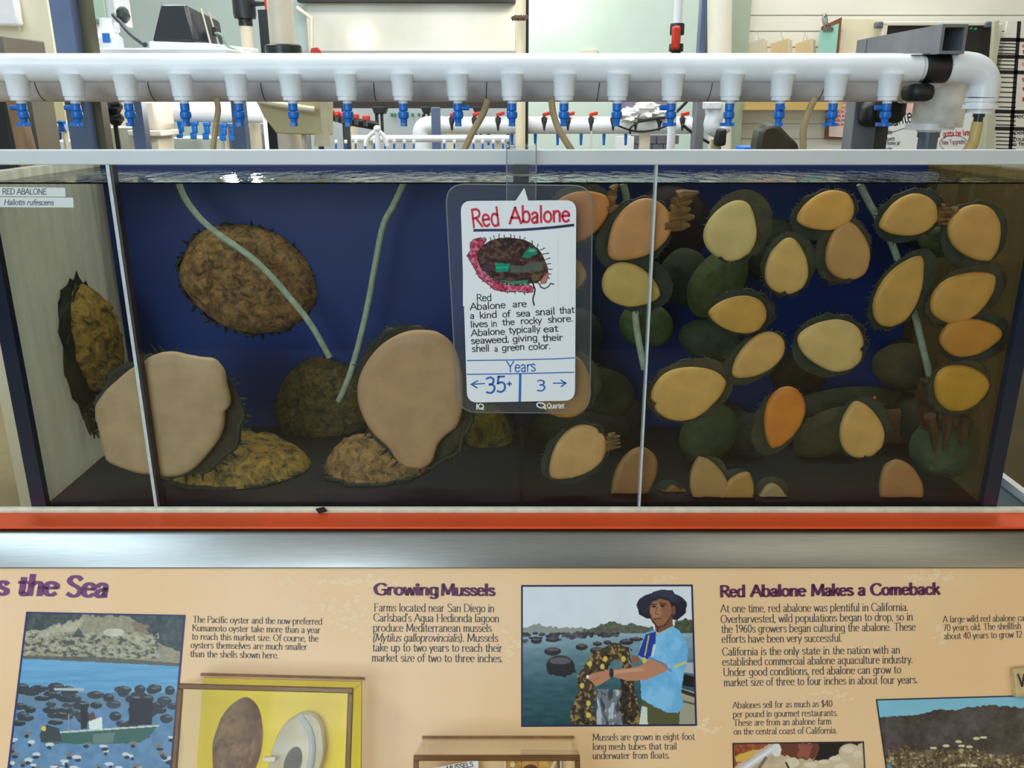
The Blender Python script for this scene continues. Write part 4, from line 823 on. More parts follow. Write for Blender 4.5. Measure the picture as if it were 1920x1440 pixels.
small = [  # centre, length, width, angle of the pointed end, tip, notch, colour, depth behind the pane, label
 (1090, 403, 125, 84, 28, .5, 0, (190, 120, 56), .004, 'orange abalone foot half hidden behind the upper right corner of the sign'),
 (1196, 436, 142, 92, 222, .8, 0, (196, 138, 82), 0, 'large tan abalone foot with a ruffled head at top, crossed by the right pane joint'),
 (1375, 432, 118, 92, 68, .35, .7, (204, 176, 112), 0, 'palest upright abalone foot near the top, right of the pane joint'),
 (1185, 538, 114, 76, -18, .6, 0, (192, 158, 84), 0, 'yellowish abalone foot crossed by the pane joint, above a green tube'),
 (1478, 500, 108, 76, 84, .4, .9, (204, 164, 94), 0, 'upright oval abalone foot slit at its lower end, left of two touching feet'),
 (1550, 398, 112, 68, 197, .9, 0, GOLD, 0, 'golden leaf-shaped abalone foot just under the waterline above an upright oval one'),
 (1592, 471, 112, 79, 92, .4, .6, (184, 138, 80), 0, 'upright brown-tan oval abalone foot directly under the golden leaf-shaped one'),
 (1706, 407, 114, 71, 200, .8, 0, (198, 150, 76), 0, 'golden abalone foot under the waterline, right of the upper end of the right air tube'),
 (1835, 440, 110, 94, -62, .7, 0, (196, 146, 74), 0, 'broad golden abalone foot with its point down at the top right corner of the tank'),
 (1692, 546, 150, 72, 60, .8, 0, (194, 148, 70), 0, 'long slanting abalone foot covering the middle of the right air tube'),
 (1812, 555, 138, 78, 30, .8, 0, (196, 146, 66), 0, 'long golden abalone foot pointing up right, below the broad one at the corner'),
 (1385, 591, 110, 66, 178, .8, 0, (196, 148, 66), 0, 'lying golden lens-shaped abalone foot in the middle of the right compartment'),
 (1422, 671, 118, 62, 218, .8, 0, (204, 158, 88), 0, 'slender tan abalone foot slanting, touching the big pale lying one'),
 (1560, 648, 126, 92, 172, .4, .9, (206, 170, 106), 0, 'big pale lying abalone foot with a slit at its right end'),
 (1294, 737, 146, 92, 18, .8, .8, (206, 158, 82), 0, 'largest golden abalone foot right of the pane joint, slit at its left end'),
 (1825, 633, 120, 66, 8, .9, 0, (190, 128, 44), 0, 'dark orange lens-shaped abalone foot against the right wall'),
 (1470, 786, 120, 68, 250, .8, 0, (206, 122, 34), .004, 'deep orange pear-shaped abalone foot low in the middle right'),
 (1617, 808, 108, 78, 98, .5, .7, (206, 158, 86), 0, 'upright tan abalone foot with a red speck above it, low right'),
 (1807, 728, 104, 82, 10, .3, 0, (190, 138, 40), 0, 'rounded mustard abalone foot above the brown frilled clump at right'),
 (1080, 854, 126, 80, 222, .8, .5, (202, 156, 96), 0, 'tan abalone foot pointing lower left, under the bottom right corner of the sign'),
 (1062, 727, 118, 96, 70, .4, 0, (176, 122, 44), .004, 'mustard abalone foot mostly hidden behind the lower right corner of the sign'),
 (1186, 907, 140, 70, 245, .5, 0, (150, 106, 60), .02, 'dim brown slanting abalone foot behind the lower end of the right pane joint'),
 (1328, 907, 100, 66, 108, .7, 0, (168, 132, 74), .008, 'upright dull tan abalone foot by the bottom edge, left of two smaller ones'),
 (1386, 926, 84, 56, 62, .8, 0, (168, 130, 64), .008, 'small dull abalone foot leaning right at the bottom edge, second of three in a row'),
 (1451, 938, 58, 50, 90, .4, 0, (160, 136, 92), .012, 'smallest pale abalone foot at the bottom edge, rightmost of three in a row'),
 (1693, 922, 84, 108, 0, .2, 0, (166, 118, 68), .008, 'broad rosy-tan abalone foot cut by the bottom edge at right'),
 (1058, 516, 84, 76, 0, .4, 0, (170, 136, 62), .006, 'yellow abalone foot whose edge shows right of the middle of the sign'),
 (1264, 940, 54, 44, 90, .4, 0, (120, 82, 44), .03, 'dim brown abalone foot low behind the bottom edge, right of the pane joint'),
]
shcols = [(52, 54, 32), (44, 48, 30), (60, 54, 30), (40, 46, 34)]
for i, (cx, cy, L, W, ang, tip, no, col, dep, lab) in enumerate(small):
    rs = random.Random(i * 7 + 1)
    zlow = at(960, cy + max(L, W) * 0.5, YF + dep).z
    out = egg(cx, cy, L, W, ang, tip, no, i)
    if cy > 860:   # those at the bottom stand on the tank floor: keep clear of it
        lim = proj(Vector((0, YF + dep, ZB + 0.0095))).y
        out = [(x, min(y, lim)) for x, y in out]
    so = (cx + rs.uniform(-12, 12), cy + rs.uniform(-6, 4) - (14 if cy > 860 else 0))
    sa_, sb_ = L * 0.56, W * 0.66
    if cy > 860: sa_, sb_ = min(sa_, 40), min(sb_, 36)
    tt = abalone_foot(lab, out, col, so, sa_, sb_, ang, i + 40, 0.017, shcols[i % 4], Yf=YF + dep, fr=(dep < .02 and cy < 860), ln=0.006)
    if i == 17: MB().blob(at(1640, 746, YF + 0.012), 0.0025, 0.0025, 0.0025, 0).build('red_speck', M_red, tt)
    if i in (0, 1, 19, 7, 8):   # head and ruffled lip past the foot
        hx, hy, tx, ty = {0: (1140, 378, 1158, 366), 1: (1246, 398, 1302, 392), 19: (1128, 832, 1160, 824), 7: (1752, 400, 1778, 398), 8: (1800, 408, 1776, 404)}[i]
        b = MB(); p0, p1 = at(hx, hy, YF + 0.008), at(tx, ty, YF + 0.010); pts = [p0.lerp(p1, q / 5) for q in range(6)]
        w0 = {0: .013, 1: .020, 19: .010, 7: .009, 8: .010}[i]
        for q in range(5):
            b.tube([p0 + (p1 - p0) * (0.1 * q) + Vector((0, 0, (q - 2) * w0 * 0.45)), p0.lerp(p1, 0.6) + Vector((0, 0.003 * (q % 2), (q - 2) * w0 * 0.5)), p1 + Vector((rs.uniform(-.006, .004), 0, (q - 2) * w0 * 0.55))], [w0 * 0.5, w0 * 0.42, w0 * 0.12], 8)
        b.build('head', M_tent, tt)
# ---- shells turned away from the glass, deeper in the right compartment
backs = [
 (1212, 612, 44, 52, 70, 1.30, 'green abalone shell behind the tube, right of the sign'),
 (1345, 535, 72, 50, 60, 1.36, 'green abalone shell between the palest foot and the lying lens-shaped foot'),
 (1285, 520, 54, 46, 100, 1.40, 'dark green abalone shell right of the pane joint behind the yellowish foot'),
 (1335, 640, 62, 40, 160, 1.38, 'dim green abalone shell left of the slender slanting foot'),
 (1328, 830, 62, 52, 60, 1.30, 'dark green round abalone shell below the largest golden foot'),
 (1392, 850, 44, 40, 20, 1.34, 'very dark abalone shell right of the round dark green one'),
 (1545, 858, 70, 44, 30, 1.34, 'dull olive abalone shell left of the foot with the red speck'),
 (1755, 455, 26, 36, 60, 1.30, 'small olive abalone shell between the two top right feet'),
 (1770, 890, 62, 74, 80, 1.24, 'large green ridged abalone shell in the bottom right corner'),
 (1690, 800, 36, 60, 90, 1.36, 'rust-brown abalone shell right of the foot with the red speck'),
 (1060, 640, 70, 60, 30, 1.40, 'dark abalone shell mostly behind the sign at its right side'),
 (1130, 740, 50, 64, 70, 1.38, 'dark olive abalone shell right of the lower sign corner'),
 (1150, 800, 56, 44, 20, 1.40, 'blackish abalone shell above the tan foot that points lower left'),
 (1080, 950, 90, 40, 0, 1.36, 'low dark abalone shell on the floor under the tan foot that points lower left'),
 (1560, 930, 120, 50, 5, 1.40, 'long dark olive abalone shell lying along the bottom right'),
 (1440, 470, 60, 66, 90, YB - .002, 'shadowy green abalone shell on the back panel behind the slit oval foot'),
 (1250, 430, 80, 80, 20, YB - .002, 'wine-dark abalone shell on the back panel behind the ruffled tan foot'),
 (1500, 700, 56, 44, 10, YB - .002, 'dim brown abalone shell on the back panel under the big pale lying foot'),
 (1705, 690, 46, 70, 80, 1.40, 'olive abalone shell beside the lower part of the right air tube'),
]
bc = [(58, 72, 30), (66, 74, 34), (48, 56, 30), (50, 60, 34), (52, 62, 28), (28, 30, 22), (62, 56, 26), (74, 78, 46), (54, 70, 42), (86, 52, 22), (36, 44, 34), (44, 46, 24), (26, 28, 24), (38, 40, 22), (46, 46, 26), (50, 58, 36), (50, 28, 34), (60, 42, 20), (66, 58, 30)]
for i, (cx, cy, a, b_, ang, Y, lab) in enumerate(backs):
    k = pxm(cx, cy, Y); o = at(cx, cy, Y)
    low = ZB + 0.011
    Yb = YB - 0.002
    t = thing('abalone', lab, 'abalone', tuple(o))
    e1 = Vector((math.cos(R(ang)), 0, math.sin(R(ang)))); e2 = Vector((-math.sin(R(ang)), 0, math.cos(R(ang))))
    lowest = o.z - max(abs(e1.z) * a * k, abs(e2.z) * b_ * k)
    if lowest < low + .002: o.z += low + .002 - lowest
    shell_dome(o, e1, e2, -EY, a * k, b_ * k, min(a, b_) * k * 0.6, i + 90, 'shell', None, t, bc[i], ku=40, kr=12)
    if Y < YB - .01:   # muscular foot that reaches what it holds: the next shells and the back panel
        MB().blob(o + Vector((0, (Yb - Y) / 2, 0)), a * k * 0.62, (Yb - Y) / 2, b_ * k * 0.62, 0.15, 8, 18, 10).build('foot', M_frill, t)
# brown frilled clump on the right wall
t = thing('abalone', 'brown ragged abalone with hanging frills under the rounded mustard foot', 'abalone', tuple(at(1800, 800, 1.22)))
b = MB(); rs = random.Random(9)
for i in range(34):
    x = rs.uniform(1735, 1815); y = rs.uniform(705, 800); Y = rs.uniform(1.2, 1.26)
    b.tube([at(x, y, Y), at(x + rs.uniform(-10, 12), y + 30, Y + .004), at(x + rs.uniform(-18, 16), y + rs.uniform(50, 85), Y + rs.uniform(-.01, .01))], [0.010, 0.008, 0.002], 6)
b.build('mantle_fringe', mat('brown_mantle', (84, 48, 18), 0.7, var=0.4, scale=70, bump=0.3), t)
shell_dome(at(1772, 770, 1.245), EZ, EX, -EY, 0.05, 0.034, 0.02, 77, 'shell', None, t, (70, 44, 18), ku=30, kr=9)
# ================================================================== air tubes
M_tube = mat('pale_air_tube', (176, 188, 158), 0.4, var=0.25, scale=40, stretch=(2, 2, 2))
def air_tube(label, pts, Y, r=0.0052):
    q = [at(x, y, Y + dy) for x, y, dy in pts]; return tag(MB().tube(spline(q, 8), r, 10).build('air_tube', M_tube), label, 'tube')
air_tube('pale air tube bending across the big brown shell at left', [(333, 338, 0), (352, 380, -.004), (395, 428, -.01), (480, 490, -.012), (545, 560, -.01), (585, 612, -.008), (618, 670, -.006)], 1.40)
air_tube('pale air tube hanging left of the sign down to the mottled shell', [(760, 338, 0), (738, 385, 0), (718, 425, 0), (703, 500, -.002), (690, 570, -.004), (674, 640, -.006), (655, 705, -.008), (635, 752, -.008)], 1.39)
air_tube('green tinted air tube passing behind the slanting foot at far right', [(1612, 345, 0), (1632, 385, 0), (1664, 440, 0), (1690, 505, 0), (1714, 585, 0), (1730, 650, 0), (1744, 715, 0), (1745, 790, 0), (1745, 850, 0)], 1.262)
air_tube('green air tube coming down below the yellowish foot by the right pane joint', [(1168, 345, 0), (1176, 380, 0), (1184, 470, 0), (1190, 575, 0), (1196, 630, 0), (1208, 692, 0)], 1.25)
# ================================================================== oyster shells in the yellow case
M_oys = mat('oyster_brown', (112, 82, 56), 0.85, scale=60, c2=(182, 146, 104), spec=0.2, bump=0.6, detail=9)
PX_ = Vector((1, 0, 0))
o1 = atp(444, 1400, 0.003)
t = thing('oyster_shell', 'rough brown closed oyster shell, left of the pair on the yellow card', 'oyster shell', tuple(o1)); k = pxm(444, 1400, o1.y)
up1 = (PU * math.cos(R(8)) + PX_ * math.sin(R(8))); sd1 = up1.cross(PN)
shell_dome(o1, up1, sd1, PN, 72 * k * 1.18, 46 * k, 0.022, 51, 'valve', M_oys, t, pores=False, rough=0.16, ku=60, kr=20)
shell_dome(o1 + up1 * 0.022 - sd1 * 0.004 + PN * 0.004, up1, sd1, PN, 40 * k, 36 * k, 0.024, 54, 'upper_layer', M_oys, t, pores=False, rough=0.16, ku=40, kr=12)
o2 = atp(562, 1412, 0.003)
t = thing('oyster_shell', 'open white oyster shell with a dark scar, right of the pair on the yellow card', 'oyster shell', tuple(o2)); k = pxm(562, 1412, o2.y)
up2 = (PU * math.cos(R(14)) + PX_ * math.sin(R(14))); sd2 = up2.cross(PN)
def bowl(o, u, s, n, a, b_, rim, dep, name, m, parent, seed):
    vs = []; fs = []; K = 48; prof = [(1.0, 0.0), (1.04, rim * 0.6), (0.97, rim), (0.86, rim * 0.86), (0.6, rim - dep * 0.8), (0.3, rim - dep)]
    for sc, h in prof:
        for i in range(K):
            q = 2 * math.pi * i / K; rr = sc * (1 + 0.06 * mnoise.noise(Vector((math.cos(q) * 1.7, math.sin(q) * 1.7, seed))) - 0.10 * math.cos(q)); vs.append(o + u * (a * rr * math.cos(q)) + s * (b_ * rr * math.sin(q)) + n * h)
    for j in range(len(prof) - 1):
        fs += [(j * K + i, j * K + (i + 1) % K, (j + 1) * K + (i + 1) % K, (j + 1) * K + i) for i in range(K)]
    fs.append(tuple((len(prof) - 1) * K + i for i in range(K))); return MB().add(vs, fs).build(name, m, parent, smooth=70)
bowl(o2, up2, sd2, PN, 76 * k * 1.1, 47 * k, 0.014, 0.006, 'valve', mat('oyster_nacre', (216, 210, 192), 0.35, scale=22, c2=(198, 180, 140), detail=3), t, 3)
b = MB(); cc = o2 - up2 * 0.012 + sd2 * -0.004 + PN * 0.0085
b.add([cc + up2 * (0.021 * math.cos(q)) + sd2 * (0.0115 * math.sin(q)) + PN * (0.0004) for q in [i * math.pi / 14 for i in range(28)]] + [cc + PN * 0.0008], [(i, (i + 1) % 28, 28) for i in range(28)])
b.build('muscle_scar', mat('dark_scar', (104, 90, 72), 0.5, var=0.3, scale=40), t)
b = MB(); b.tube(spline([o2 + up2 * 0.050 - sd2 * 0.012 + PN * 0.0125, o2 + up2 * 0.034 + sd2 * 0.006 + PN * 0.010, o2 + up2 * 0.012 + sd2 * 0.017 + PN * 0.010, o2 - up2 * 0.02 + sd2 * 0.022 + PN * 0.012], 6), 0.0045, 8)
b.build('inner_fold', mat('fold_grey', (190, 194, 196), 0.35, var=0.1), t)
# ================================================================== white supply pipe with blue taps
YQ = 1.59
rp = (at(960, 100.5, YQ).z - at(960, 155, YQ).z) / 2 * 0.985; zp = (at(960, 100.5, YQ).z + at(960, 155, YQ).z) / 2
xe = at(1722, 142, YQ).x
mp_ = thing('supply_pipe', 'long white supply pipe with a row of blue taps across the picture above the tank', 'pipe', (0, YQ, zp))
MB().tube([(-1.75, YQ, zp), (xe, YQ, zp)], rp, 40).build('pipe', M_pvc, mp_, bevel=0.002)
b = MB()
b.tube([(xe - 0.02, YQ, zp), (at(1800, 130, YQ).x, YQ, zp)], rp * 0.9, 32)
b.build('pipe_end', M_pvc, mp_)
b = MB(); xk = at(1785, 130, YQ).x; xl = at(1845, 130, YQ).x; rr = 0.0265; zc = at(1850, 126, YQ).z
b.tube([(xk - 0.012, YQ, zp), (xk + 0.02, YQ, zp)], rp * 1.02, 28)
b.build('reducer', M_pvc, mp_, bevel=0.002)
b = MB(); el = [(xk - 0.01, YQ, zc), (xl - 0.045, YQ, zc), (xl - 0.02, YQ, zc - 0.003), (xl - 0.004, YQ, zc - 0.013), (xl + 0.004, YQ, zc - 0.028), (xl + 0.004, YQ, at(1845, 183, YQ).z)]
b.tube(spline(el, 4), rr, 24); b.build('elbow', M_pvc, mp_)
b = MB(); z1 = at(1845, 184, YQ).z; b.lathe((xl + 0.004, YQ, z1), (0, 0, -1), [(0, rr * 1.02), (0.006, rr * 1.02), (0.006, rr * 0.9), (0.011, rr * 0.9), (0.011, rr * 1.12), (0.018, rr * 1.12), (0.018, rr * 0.8), (0.026, rr * 0.8)], 24); b.build('adapter', M_white, mp_)
b = MB(); zt_ = z1 - 0.026; b.lathe((xl + 0.004, YQ, zt_), (0, 0, -1), [(0, .010), (.006, .010), (.006, .008), (.022, .008)], 12); b.build('hose_barb', M_dark, mp_)
MB().tube(spline([(xl + 0.004, YQ, zt_ - 0.014), (xl + 0.002, YQ, zt_ - 0.05), (xl - 0.006, YQ - 0.005, 1.42), (xl - 0.012, YQ - 0.02, 1.33)], 5), 0.0095, 12).build('hose', mat('yellowed_hose', (206, 182, 112), 0.4, var=0.15), mp_)
TX = [38, 140, 240, 345, 447, 549, 652, 757, 860, 962, 1060, 1160, 1262, 1372, 1467, 1567, 1668]
YA = YQ - 0.012
def outlet():
    b = MB(); z0 = zp - rp * 0.45; 
    b.lathe((0, YA - YQ, z0 - zp), (0, 0, -1), [(0, .0225), (.008, .0205), (.014, .0190), (.036, .0180), (.036, .0165), (.043, .0160), (.043, .008), (.048, .008)], 20); return b
k0 = zp - rp * 0.45 - 0.0462
def tapbody():
    b = MB(); b.lathe((0, YA - YQ, k0 - zp), (0, 0, -1), [(0, .0072), (.003, .0080), (.013, .0080), (.014, .0068), (.016, .0090), (.022, .0098), (.026, .0090), (.028, .0064), (.033, .0058), (.037, .0054)], 14); return b
def taphandle(turn):
    b = MB(); d = {0: (1, 0, 0), 1: (0, -1, 0), 2: (-1, 0, 0)}[turn]; u = Vector(d)
    b.lathe(Vector((0, YA - YQ, k0 - zp - 0.036)) , (0, 0, -1), [(0, .006), (.004, .006), (.0045, .004)], 10)
    c = Vector((0, YA - YQ, k0 - zp - 0.034)); s = u.cross(Vector((0, 0, 1)))
    b.obox(c - u * 0.010 - s * 0.004, u * 0.024, s * 0.008, (0, 0, -0.006)); 
    return b
def knob(turn):
    b = MB(); u = Vector({0: (1, 0, 0), 1: (0, -1, 0), 2: (-1, 0, 0)}[turn]); b.cyl(Vector((0, YA - YQ, k0 - zp - 0.009)), Vector((0, YA - YQ, k0 - zp - 0.009)) + u * 0.02, .0048, .0042, 10); return b
turns = [2, 2, 1, 0, 1, 0, 1, 1, 0, 0, 0, 0, 2, 2, 1, 2, 2]
meshes = {}
for i, tx in enumerate(TX):
    X = at(tx - 2, 170, YA).x
    def place(key, mbf, nm, m, par):
        if key not in meshes:
            mb = mbf(); mb.v = [p + mp_.location for p in mb.v]; o = mb.build(nm, m, par); meshes[key] = o
        else:
            o = meshes[key].copy(); COL.objects.link(o); o.parent = par
        return o
    of = place('outlet', outlet, 'outlet', M_pvc, mp_); of.location = (X, 0, 0)
    tp = place('tap', tapbody, 'tap', M_blue, mp_); tp.location = (X, 0, 0)
    hd = place(('h', turns[i]), lambda: taphandle((turns[i] + (i % 2)) % 3), 'tap_handle', M_blue, tp); hd.location = (0, 0, 0)
    if i in (0, 1, 8, 12, 14, 16): kn = place(('k', turns[i]), lambda: knob(turns[i]), 'tap_knob', M_blue, tp); kn.location = (0, 0, 0)
# ================================================================== grey drain pipe right behind it
YD = 1.70; rd = 0.043; zd = at(960, 191, YD).z + rd
dp = thing('drain_pipe', 'grey stained drain pipe in shade just behind the white supply pipe', 'pipe', (0, YD, zd))
xd = at(1762, 190, YD).x
MB().tube([(-1.75, YD, zd), (at(1700, 170, YD).x, YD, zd)], rd, 32).build('pipe', mat('grey_pvc', (222, 218, 216), 0.5, var=0.16, scale=14), dp)
b = MB(); b.tube(spline([(at(1690, 170, YD).x, YD, zd), (xd - 0.02, YD, zd), (xd, YD, zd - 0.008), (xd, YD, at(1762, 238, YD).z)], 6), rd * 1.06, 28); b.build('elbow', mat('stained_pvc', (240, 236, 224), 0.45, scale=16, c2=(196, 192, 182)), dp)
b = MB(); zf = at(1755, 231, YD).z; b.lathe((xd - 0.012, YD, zf), (0, 0, -1), [(0, rd * 1.0), (.012, rd * 1.0), (.012, rd * .5), (.016, rd * .5)], 24); b.build('flange', M_white, dp)
b = MB(); b.lathe((xd - 0.012, YD, zf - 0.016), (0, 0, -1), [(0, .020), (.010, .020), (.010, .0175), (.30, .0175)], 20); b.build('down_pipe', mat('slate_pvc', (96, 106, 118), 0.4, var=0.15), dp)
b = MB()
for x in range(60, 1680, 206):
    X = at(x + 30, 170, YD).x; b.tube([(X + 0.002 * math.sin(q), YD + (rd + .0003) * math.cos(q), zd + (rd + .0003) * math.sin(q)) for q in [math.pi + 0.1 * k for k in range(0, 14)]], 0.0007, 5)
b.build('seam_line', M_black, dp)
# ================================================================== support frame: posts, square tube, clamps
fr = thing('pipe_frame', 'grey frame with an upright post at left and square tube over the pipe end', 'frame', (0, 1.9, 0))
YS_ = 1.80
b = MB(); xa_, xb_ = at(98, 50, YS_).x, at(138, 50, YS_).x; b.box(xa_, xb_, YS_, YS_ + 0.05, 0, 2.3); b.build('left_post', M_post, fr, bevel=0.002)
b = MB(); b.box(xb_, xb_ + 0.018, YS_ + 0.03, YS_ + 0.06, 0, 2.3); b.build('post_flange', mat('olive_steel', (92, 88, 64), 0.5, 0.2, var=0.2), fr)  # plain olive strip along the right edge of the post
xa_, xb_ = at(1598, 240, YS_).x, at(1640, 240, YS_).x
MB().box(xa_, xb_, YS_, YS_ + 0.05, 0, at(960, 186, YS_).z).build('right_post', M_grey, fr, bevel=0.002)
YT = 1.55
xt0, xt1 = at(1764, 72, YT).x, at(1812, 72, YT).x; zt0, zt1 = at(960, 101, YT).z, at(960, 45, YT).z
b = MB(); tw = 0.005
for q in ((xt0, xt0 + tw, zt0, zt1), (xt1 - tw, xt1, zt0, zt1), (xt0 + tw, xt1 - tw, zt0, zt0 + tw), (xt0 + tw, xt1 - tw, zt1 - tw, zt1)): b.box(q[0], q[1], YT, 1.92, q[2], q[3])
b.build('square_tube', M_grey, fr)
MB().box(at(1612, 90, 1.9).x, xt0, 1.87, 1.92, zt0, zt1).build('cross_tube', M_grey, fr, bevel=0.002)
MB().box(at(1612, 90, 1.9).x, at(1612, 90, 1.9).x + 0.05, YS_ + 0.05, 1.92, at(960, 186, YS_).z - 0.05, zt0).build('riser', M_grey, fr)
b = MB(); xm0, xm1 = at(1728, 140, YQ).x, at(1772, 140, YQ).x
b.lathe((xm0, YQ, zp), (1, 0, 0), [(0, rp * 1.02), (.003, rp * 1.06), (xm1 - xm0 - .003, rp * 1.06), (xm1 - xm0, rp * 1.02)], 32)
b.box(xt0 - 0.035, xt1 + 0.002, YQ - 0.02, YQ + 0.03, zp + rp * .9, zt0)
b.build('clamp', M_black, fr, bevel=0.003)
b = MB(); b.bxp(1712, 156, 1758, 190, YQ - 0.025, 0.06); b.build('clamp_bolt_block', M_black, fr, bevel=0.012)
b = MB(); b.bxp(1652, 158, 1704, 232, 1.74, 0.06); b.bxp(1622, 190, 1668, 238, 1.76, 0.05); b.build('clamp_arm', M_black, fr, bevel=0.014)
MB().bxp(1640, 205, 1664, 330, 1.86, 0.04).build('dark_post', M_dark, fr)
# ================================================================== bench that carries the lab gear
MB().box(-1.35, 2.6, 2.5, 4.25, 0, 1.06).build('lab_bench', mat('bench_paint', (112, 106, 82), 0.6, var=0.15)); lb = bpy.data.objects['lab_bench']
tag(lb, 'long olive lab bench standing behind the tank, mostly hidden', 'bench'); LBZ = 1.06
def at_on(px, py, Y): return at(px, py, Y)
# ---- cream cabinet, dark box, plank, at far left
cb = thing('cream_cabinet', 'tall cream cabinet behind the steel post at the left border', 'cabinet', (at(0, 50, 3.2).x, 3.2, 0))
b = MB(); xl_, xr_ = at(-140, 50, 3.0).x, at(97, 50, 3.0).x; b.box(xl_, xr_, 3.0, 3.5, 0, 2.3); b.build('body', mat('cream_laminate', (226, 218, 190), 0.5, var=0.05, scale=3), cb, bevel=0.004)
b = MB(); b.tube(spline([at(26, -10, 2.99), at(34, 10, 2.985), at(40, 40, 2.985), at(34, 52, 2.99)], 5), 0.004, 6); b.tube(spline([at(-4, 46, 2.99), at(12, 50, 2.985), at(32, 48, 2.985), at(38, 58, 2.99)], 5), 0.003, 6); b.build('cable', M_ivory, cb)
MB().bxp(-40, -20, 30, 48, 2.96, 0.035).build('white_panel', M_white, cb, bevel=0.008)
tag(MB().bxp(-60, 66, 26, 340, 2.3, 0.2).build('grey_controller_box', mat('taupe_plastic', (112, 104, 88), 0.5, var=0.1), bevel=0.005), 'dark taupe box peeking over the pipe at the left border', 'box')
o = tag(MB().prism([at(8, 180, 2.1), at(30, 180, 2.1), at(30, 180, 2.1).lerp(at(56, 278, 2.1), 11.4), at(8, 180, 2.1).lerp(at(30, 278, 2.1), 11.4)] , (0, 0.03, 0)).build('wooden_plank', mat('plank_brown', (150, 116, 84), 0.6, var=0.25, scale=10, stretch=(8, 8, 1)), bevel=0.002), 'brown wooden plank leaning between the pipe and the tank at far left', 'plank')
tag(MB().bxp(-60, 186, 20, 340, 2.16, 0.12).build('black_crate', M_black, bevel=0.006), 'black crate behind the leaning plank at far left', 'crate')
# ---- small tap rail in the far left gap
tr_ = thing('tap_rail', 'short pale blue tap rail seen left of the steel post, over a terracotta bowl', 'tap rail', tuple(at(90, 242, 2.7)))
MB().box(at(118, 240, 2.7).x, at(122, 240, 2.7).x, 2.69, 2.71, 0, at(118, 240, 2.7).z).build('stand', M_ivory, tr_)
b = MB(); b.tube([at(40, 240, 2.7), at(126, 240, 2.7)], 0.0115, 14); b.build('pipe', mat('pale_blue_pvc', (176, 200, 226), 0.4, var=0.06), tr_)
for x in (80, 114):
    b = MB(); b.bxp(x - 5, 226, x + 5, 246, 2.685, 0.02); b.bxp(x - 9, 227, x + 3, 231, 2.68, 0.01); b.cyl(at(x - 2, 248, 2.695), at(x - 2, 262, 2.695), 0.006, 0.005, 8); b.build('tap', M_blue, tr_, bevel=0.002)
bw = at(82, 262, 2.915)
tag(MB().lathe(bw, (0, 0, 1), [(0, .03), (.004, .034), (.014, .036), (.016, .034), (.030, .058), (.036, .062), (.036, .058), (.02, .03)], 24).build('terracotta_bowl', mat('terracotta', (196, 104, 56), 0.5, var=0.1)), 'terracotta coloured bowl below the short tap rail at left', 'bowl')
tag(MB().box(bw.x - 0.1, bw.x + 0.14, 2.84, 2.985, 0, bw.z).build('white_tub', M_white, bevel=0.004), 'white tub under the terracotta bowl at left', 'tub')
tag(MB().bxp(56, 186, 120, 226, 2.85, 0.02).build('tan_board', mat('tan_card', (226, 210, 156), 0.6, var=0.15, scale=5)), 'tan board behind the short tap rail between plank and steel post', 'board')
# ---- left middle clutter
o = thing('black_bracket', 'black slanted bracket with a cream base right of the steel post', 'bracket', tuple(at(180, 275, 2.2)))
MB().prism([at(184, 184, 2.2), at(197, 184, 2.2), at(178, 248, 2.2), at(166, 248, 2.2)], (0, 0.02, 0)).build('arm', M_black, o)
MB().prism([at(172, 222, 2.19), at(182, 216, 2.19), at(190, 250, 2.19), at(164, 248, 2.19)], (0, 0.02, 0)).build('pad', M_ivory, o, bevel=0.003)
b = MB(); b.bxp(161, 247, 165, 340, 2.19, 0.015); b.bxp(176, 250, 182, 340, 2.19, 0.015); b.build('leg', M_ivory, o); MB().bxp(165, 250, 176, 340, 2.2, 0.01).build('panel', mat('dark_brown_panel', (58, 46, 34), 0.6), o)
o = tag(MB().blob(at(212, 200, 2.3), 0.021, 0.028, 0.021, 0.3, 9).blob(at(218, 222, 2.3), 0.017, 0.024, 0.017, 0.3, 9).cyl(at(214, 215, 2.3), Vector((at(214, 215, 2.3).x, 2.3, 0)), 0.006).build('black_pump', M_black), 'lumpy black pump hanging under the pipe left of the white bucket', 'pump')
o = thing('white_bucket', 'cream bucket with rolled rim under the third blue tap', 'bucket', tuple(at(272, 262, 2.6)))
MB().bxp(240, 180, 300, 246, 2.6, 0.12).build('body', mat('cream_plastic', (226, 218, 200), 0.45, var=0.05), o, bevel=0.02); MB().bxp(238, 244, 303, 256, 2.59, 0.14).build('rim', mat('cream_plastic', (226, 218, 200)), o, bevel=0.004)
MB().bxp(244, 255, 298, 420, 2.62, 0.12).build('stand', M_ivory, o)
tag(MB().bxp(205, 238, 255, 420, 2.75, 0.2).build('ivory_basin', mat('ivory_basin', (214, 214, 200), 0.5, var=0.05), bevel=0.004), 'ivory stepped basin below the black pump', 'basin')
tag(MB().bxp(322, 258, 402, 420, 2.9, 0.2).build('pale_trough', mat('pale_trough', (206, 216, 208), 0.5, var=0.08), bevel=0.004), 'pale grey-green trough under the row of small blue taps', 'trough')
